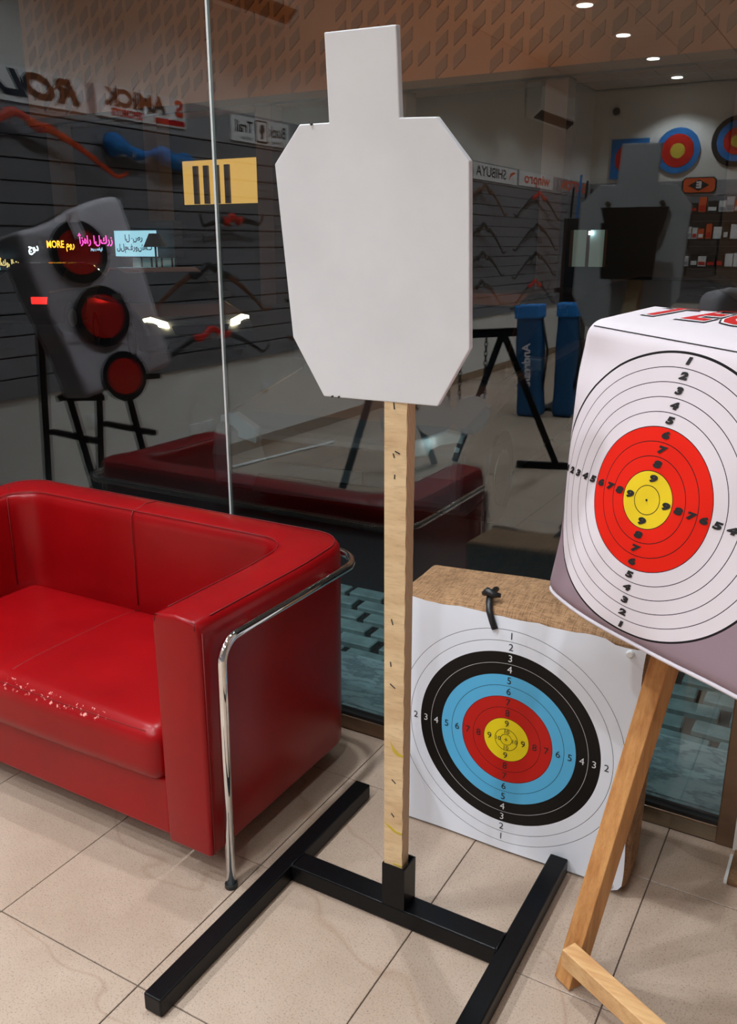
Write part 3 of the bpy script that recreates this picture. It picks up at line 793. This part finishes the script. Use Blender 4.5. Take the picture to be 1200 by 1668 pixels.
BOWS = [(-.02, 2.46, .0, 'orange', 'orange', .88, .36, 'orange recurve bow on the slatted wall below the big black-lettered sign'),
        (-2.02, 1.93, -.03, 'red', 'black', .40, .06, 'short bow with a bright red riser beside the warm-lit opening'),
        (-1.70, 1.56, .02, 'black', 'brown', .80, .42, 'black domed bow with brown limbs below the red one'),
        (-1.70, 1.08, .0, 'red', 'black', .74, .28, 'black-limbed bow with an orange-red grip, lowest beside the floor targets'),
        (-3.30, 1.60, .0, 'black', 'black', .60, .42, 'all-black bow half hidden behind the silhouette board'),
        (-3.35, 1.16, .0, 'black', 'brown', .62, .30, 'thin black bow just under another black one'),
        (-7.15, 2.44, .0, 'brown', 'brown', .80, .40, 'brown bow under the SHIBUYA sign, topmost of its column'),
        (-7.15, 1.97, .0, 'black', 'black', .80, .42, 'black bow under the SHIBUYA sign, second from the top'),
        (-7.15, 1.62, .0, 'black', 'black', .78, .36, 'black bow under the SHIBUYA sign, third from the top'),
        (-7.15, 1.26, .0, 'black', 'brown', .78, .38, 'dark bow under the SHIBUYA sign, lowest of its column'),
        (-9.2, 2.44, .0, 'red', 'black', 1.0, .40, 'bow with orange-red riser under the pale orange sign, topmost'),
        (-9.2, 2.00, .0, 'black', 'black', .98, .42, 'black bow under the pale orange sign, second from the top'),
        (-9.2, 1.60, .0, 'black', 'black', .96, .40, 'black bow under the pale orange sign, third from the top'),
        (-9.2, 1.20, .0, 'red', 'black', .98, .42, 'bow with a vivid red riser, lowest under the pale orange sign')]
for y, z, tl, rm, lm, sp, dr_, lab in BOWS: make_bow(lab, hung(y, z, tl), rm, lm, sp, dr_)
def sleeve():
    t = thing('bow_sleeve', 'crumpled blue cloth sleeve hung under the SAMICK SPORTS sign', 'bow sleeve', (XL + .06, -1.2, 2.33))
    pts = []; rr = []
    for i in range(25):
        u = i / 24; pts.append(V(XL + .085, -.74 - .86 * u, 2.36 - .05 * u + .018 * math.sin(u * 14))); rr.append(.045 + .02 * math.sin(u * 9 + 1) + .012 * math.sin(u * 23) - .03 * (u < .04) - .03 * (u > .96))
    obj('cloth', MB().tube(pts, rr, 12, flat=(.8, 1)), M['blue'], t, smooth=True)
    for y in (-.92, -1.38): obj('hook', MB().tube([(XL + .02, y, 2.30), (XL + .15, y, 2.30), (XL + .155, y, 2.33)], .006, 6), M['chrome'], t)
sleeve()
def ac(label, y0, y1, z0, z1):
    t = thing('air_conditioner', label, 'air conditioner', (XL, (y0 + y1) / 2, z0))
    prof = [(0, z0), (.10, z0), (.22, z0 + .10), (.235, z1 - .06), (.20, z1), (0, z1)]
    obj('housing', MB().prism(prof, lambda x, z, d: V(XL + x, y0 + d, z), y1 - y0), M['white'], t, bevel=.012, seg=2)
    obj('outlet', MB().prism([(.105, z0 - .002), (.215, z0 + .088), (.21, z0 + .095), (.10, z0 + .004)], lambda x, z, d: V(XL + x + .004, y0 + .06 + d, z - .004), y1 - y0 - .12), M['black'], t)
    for i in range(3): obj('louvre', MB().box((XL + .12 + .03 * i, y0 + .07, z0 + .004 + .024 * i), (XL + .145 + .03 * i, y1 - .07, z0 + .008 + .024 * i)), M['gasket'], t)
ac('white wall air conditioner high up near the back corner', -10.3, -8.7, 3.42, 3.86)
ac('wall air conditioner with a black underside above the Buck Trail sign', -2.88, -1.85, 3.46, 3.78)
for y, z, lab in ((-.50, .56, 'white double socket plate behind the dark three-spot target'), (-1.53, .31, 'white socket plate low on the wall, nearer the window'), (-1.70, .31, 'white socket plate low on the wall, farther from the window'), (-2.50, .54, 'white switch plate beside the silhouette board')):
    t = thing('socket_plate', lab, 'socket', (XL, y, z), 'socket plates on the left wall')
    obj('plate', MB().box((XL, y - .06, z - .045), (XL + .012, y + .06, z + .045)), M['white'], t, bevel=.003, seg=1)
    for dy in (-.028, .028): obj('rocker', MB().box((XL + .012, y + dy - .018, z - .022), (XL + .016, y + dy + .018, z + .022)), M['white'], t)
o = MB().tube([(-2.60, -1.25, .012), (-2.33, -2.85, .012)], .012, 10)
tag(obj('white_rod', o, M['white'], origin=(-2.46, -2.05, 0)), 'long white rod lying on the floor along the skirting', 'rod')
# ------------------------------------------------------------------ back wall: target faces, logo plate, shelves of packets
def face(label, x, z, discs, square=None):
    y = YB + .024
    t = thing('target_poster', label, 'target poster', (x, y, z), 'round target faces high on the back wall')
    if square: obj('sheet', MB().box((x - square, y, z - square), (x + square, y + .006, z + square)), M['blue'], t)
    for i, (r, m) in enumerate(discs): obj('ring', MB().cyl((x, y + .006 + .004 * i, z), (x, y + .010 + .004 * i, z), r, 40), M[m], t)
face('square blue target sheet with a red disc, behind the board\'s mirror image', -2.18, 3.11, [(.24, 'red')], .31)
face('round blue, red and yellow target in the middle of the back wall', -1.41, 3.20, [(.35, 'blue'), (.255, 'red'), (.115, 'yellow')])
face('round target with a black rim near the picture\'s right edge', -.52, 3.30, [(.38, 'black'), (.30, 'blue'), (.20, 'red'), (.09, 'yellow')])
def eplate():
    y = YB + .024; cx, cz = -1.02, 2.66
    t = thing('logo_plate', 'orange plate with a black border and a white letter E', 'sign', (cx, y, cz))
    rr = lambda a, b, c: [(-a + c, -b), (a - c, -b), (a, -b + c), (a, b - c), (a - c, b), (-a + c, b), (-a, b - c), (-a, -b + c)]
    obj('border', MB().prism(rr(.27, .125, .05), lambda x, z, d: V(cx + x, y + d, cz + z), .01), M['black'], t)
    obj('panel', MB().prism(rr(.245, .108, .04), lambda x, z, d: V(cx + x, y + .0105 + d, cz + z), .004), M['ink_orange'], t)
    obj('diamond', MB().prism([(-.16, 0), (0, -.085), (.16, 0), (0, .085)], lambda x, z, d: V(cx + x, y + .015 + d, cz + z), .003), M['black'], t)
    obj('letter', MB().text('E', lambda x, z: V(cx - x, y + .020, cz + z), .13, bold=.008, xs=1.2), M['paper_white'], t)
eplate()
for i, z in enumerate((2.24, 1.83, 1.40)):
    t = thing('shelf', ['upper', 'middle', 'lower'][i] + ' black shelf of packets on the back wall', 'shelf', (-.1, YB + .1, z), 'shelves on the back wall')
    obj('board', MB().box((-1.15, YB + .02, z - .03), (1.2, YB + .27, z)), M['black'], t)
    for x in (-1.1, 1.15): obj('bracket', MB().box((x - .015, YB + .02, z - .16), (x + .015, YB + .05, z - .03)), M['black'], t)
    x = -1.12; k = 0
    while x < .2:
        w_ = random.uniform(.07, .14); h_ = random.uniform(.13, .24); k += 1
        p = thing('packet', '%s small packet from the wall corner on the %s back shelf' % (['first', 'second', 'third', 'fourth', 'fifth', 'sixth', 'seventh', 'eighth', 'ninth', 'tenth', 'eleventh', 'twelfth', 'thirteenth', 'fourteenth', 'fifteenth'][min(14, k - 1)], ['upper', 'middle', 'lower'][i]), 'packet', (x + w_ / 2, YB + .17, z), 'packets on the back shelves')
        obj('box', MB().box((x, YB + .10, z), (x + w_, YB + .22, z + h_)), M[random.choice(['white', 'white', 'paper_white', 'bagw', 'ink_orange', 'black'])], p)
        obj('label_strip', MB().box((x + .008, YB + .2205, z + .02), (x + w_ - .008, YB + .222, z + h_ * .45)), M[random.choice(['grey_band', 'red', 'white'])], p)
        x += w_ + random.uniform(.01, .04)
def camera_dome():
    t = thing('security_camera', 'small black dome camera high in the far corner', 'security camera', (-2.45, YB + .05, 3.85))
    obj('mount', MB().cyl((-2.45, YB, 3.85), (-2.45, YB + .06, 3.85), .05, 16), M['black'], t)
    obj('dome', MB().tube([V(-2.45, YB + .06 + .07 * math.sin(R(a)), 3.85) for a in (0, 30, 60, 85)], [.06 * math.cos(R(a)) + .002 for a in (0, 30, 60, 85)], 16), M['car_glass'], t, smooth=True)
camera_dome()
# ------------------------------------------------------------------ floor things deeper in the shop
def rack():
    t = thing('plate_rack', 'black A-frame rack with chained white round plates', 'target rack', (-.95, -2.2, 0))
    A, B = V(-.62, -2.55, 1.10), V(-1.28, -1.95, 1.08)
    feetA = (V(-.26, -2.93, .025), V(-1.05, -2.69, .025)); feetB = (V(-1.40, -1.48, .025), V(-1.16, -2.53, .025))
    for ap, fe in ((A, feetA), (B, feetB)):
        for f in fe: obj('leg', MB().bar(f, ap, .05, .05, (.3, .9, .1)), M['black_steel'], t)
    obj('foot_bar', MB().bar(V(-.56, -2.82, .025), V(-.10, -2.98, .025), .05, .05), M['black_steel'], t)
    d = (A - B).normalized()
    obj('top_beam', MB().bar(B - d * .1, A + d * .1, .06, .06), M['black_steel'], t)
    nrm = V(d.y, -d.x, 0)
    for k, u in enumerate((.10, .42, .74)):
        c = B.lerp(A, u) + V(0, 0, -.62); tilt = nrm * (.04 * (k - 1))
        pl = [(.15 * math.cos(2 * math.pi * i / 32), .15 * math.sin(2 * math.pi * i / 32)) for i in range(32)]
        p = obj('plate', MB().prism(pl, lambda x, z, dd: c + d * x + V(0, 0, z) + nrm * dd, .012), M['white'], t, bevel=.002, seg=1)
        for sg in (-1, 1):
            e = c + d * (.10 * sg) + V(0, 0, .13)
            obj('ear', MB().cyl(e - nrm * .004, e + nrm * .018, .028, 14), M['white'], p)
            mb = MB(); top = B.lerp(A, u) + d * (.10 * sg) + V(0, 0, -.03); n_ = 13
            for i in range(n_):
                q = top.lerp(e, (i + .5) / n_); ax = d if i % 2 else nrm
                mb.tube([q + ax * (.011 * math.cos(a)) + V(0, 0, .024 * math.sin(a)) for a in [2 * math.pi * j / 10 for j in range(10)]], .0042, 6, closed=True)
            tag(obj('chain', mb, M['black_steel'], t), kind='stuff')
rack()
def quiver_bag(label, x, y, h_, w_, lean, word):
    Mx = Matrix.Translation((x, y, 0)) @ Matrix.Rotation(lean, 4, 'Y')
    t = thing('gear_bag', label, 'bag', mat=Mx, group='tall blue gear bags on the floor')
    hh = (w_ / 2, .10, h_ / 2)
    vs, fs, cs = rounded_cube(hh, .05, 14, lambda p, q: Mx @ (V(q.x * (1 + .06 * math.sin(q.z * 9)), q.y * (1 + .08 * math.cos(q.z * 7)), q.z + h_ / 2 + .004)))
    obj('body', MB().add(vs, fs), M['navy'], t, smooth=True)
    fp_ = MB().box((-w_ / 2 - .008, -.108, h_ - .13), (w_ / 2 + .008, .108, h_ + .012)); fp_.v = [Mx @ v for v in fp_.v]
    obj('top_flap', fp_, M['blue'], t, bevel=.02)
    if word: tag(obj('lettering', MB().text(word, lambda a, b: Mx @ V(-b, .122, h_ * .48 - a), .12, bold=.003, shear=.1), M['bagw'], t), kind='stuff')
    obj('strap', MB().tube([Mx @ p for p in (V(w_ / 2, .0, h_ * .9), V(w_ / 2 + .06, .02, h_ * .6), V(w_ / 2, .0, h_ * .25))], .012, 6), M['black'], t, smooth=True)
quiver_bag('blue gear bag with pale lettering down its side, standing by the rack', -1.22, -5.0, 1.14, .26, -.06, 'Andreale')
quiver_bag('plain blue gear bag standing next to the lettered one', -.92, -5.15, 1.16, .2, .0, None)
def stand_black():
    t = thing('arrow_stand', 'tall black display stand behind the blue gear bags', 'display stand', (-1.0, -5.6, 0))
    obj('base', MB().box((-1.25, -5.85, 0), (-.75, -5.35, .04)), M['black'], t, bevel=.01)
    obj('column', MB().box((-1.16, -5.68, .04), (-.90, -5.52, 2.0)), M['black'], t, bevel=.01)
    for i, (x, z) in enumerate(((-1.12, 2.3), (-1.05, 2.42), (-.98, 2.36), (-.93, 2.28))): obj('arrow', MB().cyl((x, -5.6, 1.95), (x + .02, -5.6, z), .012, 8), M['black' if i != 1 else 'blue'], t)
    obj('tray', MB().box((-1.2, -5.72, 1.25), (-.84, -5.46, 1.30)), M['black'], t)
stand_black()
# three-spot bag on a black metal easel at the sofa's far end
def spot_bag():
    wv, nf, up = V(.254, -.940, .228), V(.950, .287, .125), V(-.183, .185, .966)
    cc = V(-1.558, .548, 1.469)
    Mx = Matrix(((wv.x, nf.x, up.x, cc.x), (wv.y, nf.y, up.y, cc.y), (wv.z, nf.z, up.z, cc.z), (0, 0, 0, 1)))
    t = thing('spot_bag_target', 'white bag target with three black-and-red spots on the black easel', 'bag target', mat=Mx)
    hh = (.285, .13, .43)
    def wp(q): return Mx @ V(q.x * (1 + .05 * math.sin(q.z * 5)), q.y - .13 + .012 * math.sin(q.x * 9 + q.z * 6), q.z + .03 * (q.z > .3) * math.sin(q.x * 8))
    vs, fs, cs = rounded_cube(hh, .035, 16, lambda p, q: wp(q))
    obj('bag_body', MB().add(vs, fs), M['bagw'], t, smooth=True)
    for k, z in enumerate((.243, -.077, -.390)):
        cxx = -.028
        for r, m, d in ((.150, 'black', .003), (.108, 'red', .006)):
            obj('spot', MB().tube([Mx @ V(cxx, d + .008, z), Mx @ V(cxx, d + .012, z)], r if z > -.3 else r * .85, 36), M[m], t)
    obj('strap', MB().prism([(-.04, .425), (.01, .425), (.02, .30), (-.03, .30)], lambda x, z, d: Mx @ V(x, .026 + d, z), .004), M['bagw'], t)
    bars = MB(); xx = -.2
    while xx < .02:
        w_ = random.choice((.004, .007, .011)); bars.prism([(xx, -.19), (xx + w_, -.19), (xx + w_, -.09), (xx, -.09)], lambda x, y, d: Mx @ V(x, y + .0, .4345 + .03 * math.sin(x * 8) + d), .002); xx += w_ + .009
    tag(obj('barcode', bars, M['ink'], t), kind='stuff')
    return Mx
SB = spot_bag()
def black_easel():
    t = thing('black_easel', 'black metal easel with four legs holding the three-spot bag', 'easel', (-2.0, .3, 0))
    P = lambda x, y, z: SB @ V(x, y, z)
    def G(x, y): return V(x, y, 0)
    for k, x in enumerate((-.17, .17)):
        top = P(x, -.30, .10); q = P(x, -.30, -.50)
        obj('leg', MB().bar(G(q.x + .16, q.y - .02), top, .034, .034, (.1, .9, 0)), M['black_steel'], t)
        obj('leg', MB().bar(G(q.x - .50, q.y - .12), top, .034, .034, (.1, .9, 0)), M['black_steel'], t)
        obj('arm', MB().bar(P(x, -.33, -.455), P(x, -.02, -.455), .035, .03, (0, 0, 1)), M['black_steel'], t)
        obj('side_bar', MB().bar(V(q.x + .10, q.y - .02, .72), V(q.x - .34, q.y - .08, .72), .03, .03), M['black_steel'], t)
    obj('cross_bar', MB().bar(P(-.26, -.345, -.43), P(.30, -.345, -.43), .03, .03), M['black_steel'], t)
    obj('cross_bar', MB().bar(P(-.24, -.325, .05), P(.28, -.325, .05), .03, .03), M['black_steel'], t)
black_easel()
# ------------------------------------------------------------------ outside: building across the street, shop signs, cars
FY = 22.0
def building():
    t = thing('clad_building', 'long building across the street with slanted cladding panels above lit shops', 'building', (-8, FY, 0))
    obj('upper_wall', MB().box((-25.3, FY, 5.9), (16, FY + 6, 14)), M['facade'], t)
    obj('soffit_beam', MB().box((-25.3, FY - .25, 5.75), (16, FY + .1, 5.95)), M['facade_dark'], t)
    obj('lower_wall', MB().box((-32, FY + 2.0, -.12), (16, FY + 6, 5.9)), M['dark_shopfront'], t)
    first = None; n = 0
    for j in range(8):
        for i in range(56):
            x = -25.0 + i * .52; z = 5.97 + j * .57 + (.19 if i % 3 == 1 else .36 if i % 3 == 2 else 0)
            if (i * 3 + j * 5 + (i * j) % 5) % 8 == 0 or n >= 298: continue
            if z > 9.9 - (x + 25) * .125 or x > 3.5: continue
            if first is None:
                mb = MB().prism([(0, 0), (.33, .27), (.33, .58), (0, .31)], lambda a, b, d: V(x + a, FY - .06 + d, z + b), .06)
                first = obj('cladding_panel', mb, M['clad'], t); bx, bz = x, z
            else:
                o = first.copy(); COL.objects.link(o); o.parent = t; o.location = (x - bx, 0, z - bz)
            n += 1
    for i in range(9): obj('pillar', MB().box((-24.8 + i * 4.6, FY + .2, -.12), (-24.2 + i * 4.6, FY + .8, 5.8)), M['facade_dark'], t)
    # warm-lit entrance with bars
    w_ = obj('lit_opening', MB().box((-19.9, FY + 1.7, 3.08), (-16.3, FY + 1.75, 4.5)), M['lit_warm'], t)
    for i in range(4): obj('bar', MB().box((-19.2 + i * .45, FY + 1.4, 3.08), (-19.02 + i * .45, FY + 1.5, 4.3)), M['facade_dark'], w_)
    d = obj('lit_doorway', MB().box((-5.30, FY - .3, 1.2), (-4.42, FY - .2, 2.1)), M['lit_dim'], t)
    for x in (-5.33, -4.9, -4.45): obj('door_frame', MB().box((x, FY - .36, 1.2), (x + .07, FY - .3, 2.1)), M['facade_dark'], d)
    obj('door_light', MB().box((-4.85, FY - .40, 1.98), (-4.75, FY - .32, 2.07)), M['lit_white'], d)
    obj('shop_fascia', MB().box((-28.2, FY - .4, .4), (-21.0, FY, 2.5)), M['dark_shopfront'], t)
    obj('shop_fascia', MB().box((-21.0, FY - .4, 1.34), (-18.6, FY, 2.5)), M['dark_shopfront'], t)
    s_ = obj('shop_window', MB().box((-20.9, FY - .05, .72), (-19.0, FY, 1.32)), M['lit_dim'], t)
    for i in range(5): obj('window_bar', MB().box((-20.9 + i * .46, FY - .1, .72), (-20.86 + i * .46, FY - .05, 1.32)), M['facade_dark'], s_)
building()
def lit_sign(label, x, z, w_, h_, body, mat, size, back=None, txt=None, kw={}):
    FY = 21.5
    t = thing('shop_sign', label, 'shop sign', (x, FY - .3, z), 'lit shop signs across the street')
    obj('board', MB().box((x - w_ / 2, FY - .3, z - h_ / 2), (x + w_ / 2, FY - .15, z + h_ / 2)), M[back or 'black'], t)
    obj('bracket', MB().box((x - .05, FY - .15, z - .05), (x + .05, FY + .10002, z + .05)), M['black'], t)
    for dz, b, m, s_ in [(0, body, mat, size)] if txt is None else txt:
        if b: tag(obj('lettering', MB().text(b, lambda a, c: V(x + a, FY - .31, z + c + dz), s_, bold=.008, **kw), M[m], t), kind='stuff')
lit_sign('amber neon sign reading MORE with a small Arabic word', -23.5, 1.75, 1.5, .4, 'MORE مور', 'lit_amber', .33)
lit_sign('pink Arabic neon sign over a thin pale blue line', -21.75, 1.82, 1.1, .6, '', 'lit_pink', .3, txt=[(.07, 'أزهار الكرز', 'lit_pink', .36), (-.22, 'زهور و هدايا', 'lit_cool', .12)])
lit_sign('big pale blue light-box sign with dark Arabic writing', -20.0, 1.78, 1.75, .82, '', 'ink', .3, back='lit_cool', txt=[(.18, 'العصر', 'ink', .26), (-.12, 'للمفروشات', 'ink', .26)])
lit_sign('small white glowing Arabic sign left of the amber one', -24.9, 1.64, .55, .5, 'جود', 'lit_white', .34)
lit_sign('narrow pale blue light-box beside the yellow window letters', -27.2, 1.15, .34, .62, '', 'lit_cool', .2, back='lit_cool')
lit_sign('row of yellow window letters at the far left', -26.35, 1.1, 1.1, .3, 'مأكولات', 'lit_yellow', .30)
def street_bulbs():
    for i in range(11):
        x = -23.9 + i * .19 + random.uniform(-.04, .04); z = .95 + random.uniform(-.12, .16)
        t = thing('shop_lamp', 'small bare lamp outside the far shops, %s from the left of the string' % ['first', 'second', 'third', 'fourth', 'fifth', 'sixth', 'seventh', 'eighth', 'ninth', 'tenth', 'eleventh'][i], 'lamp', (x, FY - .6, z), 'small lamps outside the far shops')
        obj('bulb', MB().tube([V(x, FY - .6, z - .035), V(x, FY - .6, z), V(x, FY - .6, z + .035)], [.012, .04, .012], 8), M['lit_white' if i % 3 else 'lit_yellow'], t)
        obj('stem', MB().cyl((x, FY - .6, z + .03), (x, FY - .399, z + .08), .008, 6), M['black'], t)
street_bulbs()
def sign_post():
    t = thing('street_table_lamp', 'dark lamp-shaped post standing before the pale blue sign', 'lamp post', (-17.0, 18.5, -.1))
    k = 18.5
    x = -16.55
    obj('pole', MB().cyl((x, k, -.1), (x, k, 1.75), .03, 8), M['black'], t)
    obj('shade', MB().tube([V(x, k, 1.68), V(x, k, 2.05)], [.34, .16], 14), M['black'], t)
sign_post()
def car(name, label, Mx, paint, lamps='lamp_off', tails='red'):
    t = thing(name, label, 'car', mat=Mx, group=None)      # local: x across, y from nose (0) to tail (4.5)
    T_ = lambda v: Mx @ v
    body = [(.02, .28), (.0, .50), (.05, .68), (.25, .76), (1.15, .90), (1.30, .93), (3.65, .95), (4.40, .90), (4.5, .70), (4.48, .32), (4.2, .22), (.25, .20)]
    obj('body', MB().prism(body, lambda y, z, d: T_(V(-.88 + d, y, z)), 1.76), M[paint], t, bevel=.06, seg=3, smooth=False)
    cab = [(1.15, .92), (1.95, 1.38), (2.3, 1.44), (3.1, 1.43), (3.9, .95)]
    rg = []
    for d, ins in ((-.80, 0), (.80, 0)):
        rg.append([T_(V(d * (1 - .16 * (z - .92) / .5), y, z)) for y, z in cab])
    obj('cabin_glass', MB().loft(rg), M['car_glass'], t, bevel=.02)
    rf = [(1.93, 1.385), (2.3, 1.455), (3.1, 1.445), (3.3, 1.36), (3.1, 1.40), (2.3, 1.41)]
    obj('roof', MB().prism(rf, lambda y, z, d: T_(V(-.68 + d, y, z)), 1.36), M[paint], t, bevel=.015)
    for y in (.85, 3.6):
        for sx in (-.80, .80):
            wl_ = obj('wheel', MB().cyl(T_(V(sx - .10, y, .32)), T_(V(sx + .10, y, .32)), .32, 24), M['rubber'], t)
            s_ = 1 if sx > 0 else -1
            obj('hub', MB().cyl(T_(V(sx + s_ * .10, y, .32)), T_(V(sx + s_ * .108, y, .32)), .19, 18), M['steel'], wl_)
    for sx in (-1, 1):
        pr = [(.50 * sx, .60), (.84 * sx, .64), (.86 * sx, .74), (.74 * sx, .765), (.52 * sx, .69)]
        obj('headlamp', MB().prism(pr, lambda x, z, d: T_(V(x, -.02 + d + (abs(x) - .5) * .28 + (z - .6) * .35, z)), .08), M[lamps], t, bevel=.01)
        obj('taillamp', MB().box(( -.0, -.0, 0), (.0, 0, 0)) if False else MB().prism([(.5 * sx, .66), (.84 * sx, .66), (.84 * sx, .80), (.5 * sx, .80)], lambda x, z, d: T_(V(x, 4.44 + d, z)), .07), M[tails], t)
        obj('mirror', MB().prism([(0, 0), (.16, .02), (.15, .11), (.02, .12)], lambda x, z, d: T_(V(sx * (.86 + x), 1.42 + d, .95 + z)), .09), M[paint], t, bevel=.015)
    obj('grille', MB().prism([(-.42, .50), (.42, .50), (.46, .63), (-.46, .63)], lambda x, z, d: T_(V(x, -.025 + d, z)), .05), M['black'], t)
    obj('bumper_intake', MB().prism([(-.55, .28), (.55, .28), (.5, .40), (-.5, .40)], lambda x, z, d: T_(V(x, -.012 + d, z)), .05), M['black'], t)
    obj('number_plate', MB().box((-.26, -.03, .42), (.26, -.01, .49)) if Mx == Matrix() else MB().prism([(-.26, .415), (.26, .415), (.26, .495), (-.26, .495)], lambda x, z, d: T_(V(x, -.035 + d, z)), .02), M['car_grey'], t)
    return t
GZ = -.10
car('parked_car', 'grey car parked nose-in just outside the shop window', Matrix.Translation((-1.05, 3.3, GZ)) @ Matrix.Rotation(R(6), 4, 'Z'), 'car_grey')
car('passing_car', 'pale car with glowing headlights stopped on the street at left', Matrix.Translation((-7.4, 9.6, GZ)) @ Matrix.Rotation(R(58), 4, 'Z'), 'car_white', 'head_warm', 'lit_red')
car('passing_car', 'dark car passing along the street behind the bag target', Matrix.Translation((-3.2, 11.0, GZ)) @ Matrix.Rotation(R(-88), 4, 'Z'), 'car_dark', 'lamp_off', 'lit_red')
car('passing_car', 'car showing red tail lights at the far left of the street', Matrix.Translation((-15.5, 15.5, GZ)) @ Matrix.Rotation(R(200), 4, 'Z'), 'car_dark', 'lamp_off', 'lit_red')
def street_flood(label, loc, aim, col, W_, size, lname):
    t = thing('flood_lamp', label, 'flood lamp', loc)
    d = (Vector(aim) - Vector(loc)).normalized(); p = Vector(loc)
    obj('housing', MB().tube([p - d * .16, p - d * .02], [.07, .12], 16), M['black'], t)
    obj('arm', MB().bar(p - d * .1, V(p.x, 1.40, p.z + .1), .03, .03, (1, 0, .1)), M['black'], t)
    ld = bpy.data.lights.new(lname, 'SPOT'); ld.energy = W_; ld.color = col; ld.spot_size = R(size); ld.spot_blend = .5; ld.shadow_soft_size = .12
    o = bpy.data.objects.new(lname, ld); COL.objects.link(o); o.location = p
    o.rotation_euler = d.to_track_quat('-Z', 'Y').to_euler()
struct('wall_parapet', MB().box((-14, 1.32, CEIL + .1), (8, 1.42, 7.2)), M['facade_dark'])
street_flood('sodium flood lamp on the parapet, facing the left of the street', (-4.0, 2.0, 6.6), (-17, FY, 8), (1, .58, .34), 4600, 66, 'sodium_light')
street_flood('sodium flood lamp on the parapet, facing the right of the street', (2.0, 2.0, 6.6), (-1, FY, 8), (1, .58, .34), 2500, 62, 'sodium_light')
street_flood('cool lamp over the shopfront lighting the marble ledge', (.6, 2.1, 4.6), (.8, 1.75, 0), (.75, .95, 1), 60, 60, 'cool_light')
def mat_corner():
    t = thing('floor_mat', 'brown coir mat with a pale edge by the bronze window post', 'mat', (1.95, 1.16, 0))
    obj('pile', MB().box((1.692, 1.09, .0), (2.3, 1.245, .014)), M['coir'], t, bevel=.003)
    obj('pale_edge', MB().box((1.683, 1.09, .0), (1.692, 1.215, .016)), M['white'], t, bevel=.002)
M['coir'] = pbr('coir', srgb(120, 88, 58), .95, var=.3, nscale=120, bump=.5, bscale=200)
mat_corner()
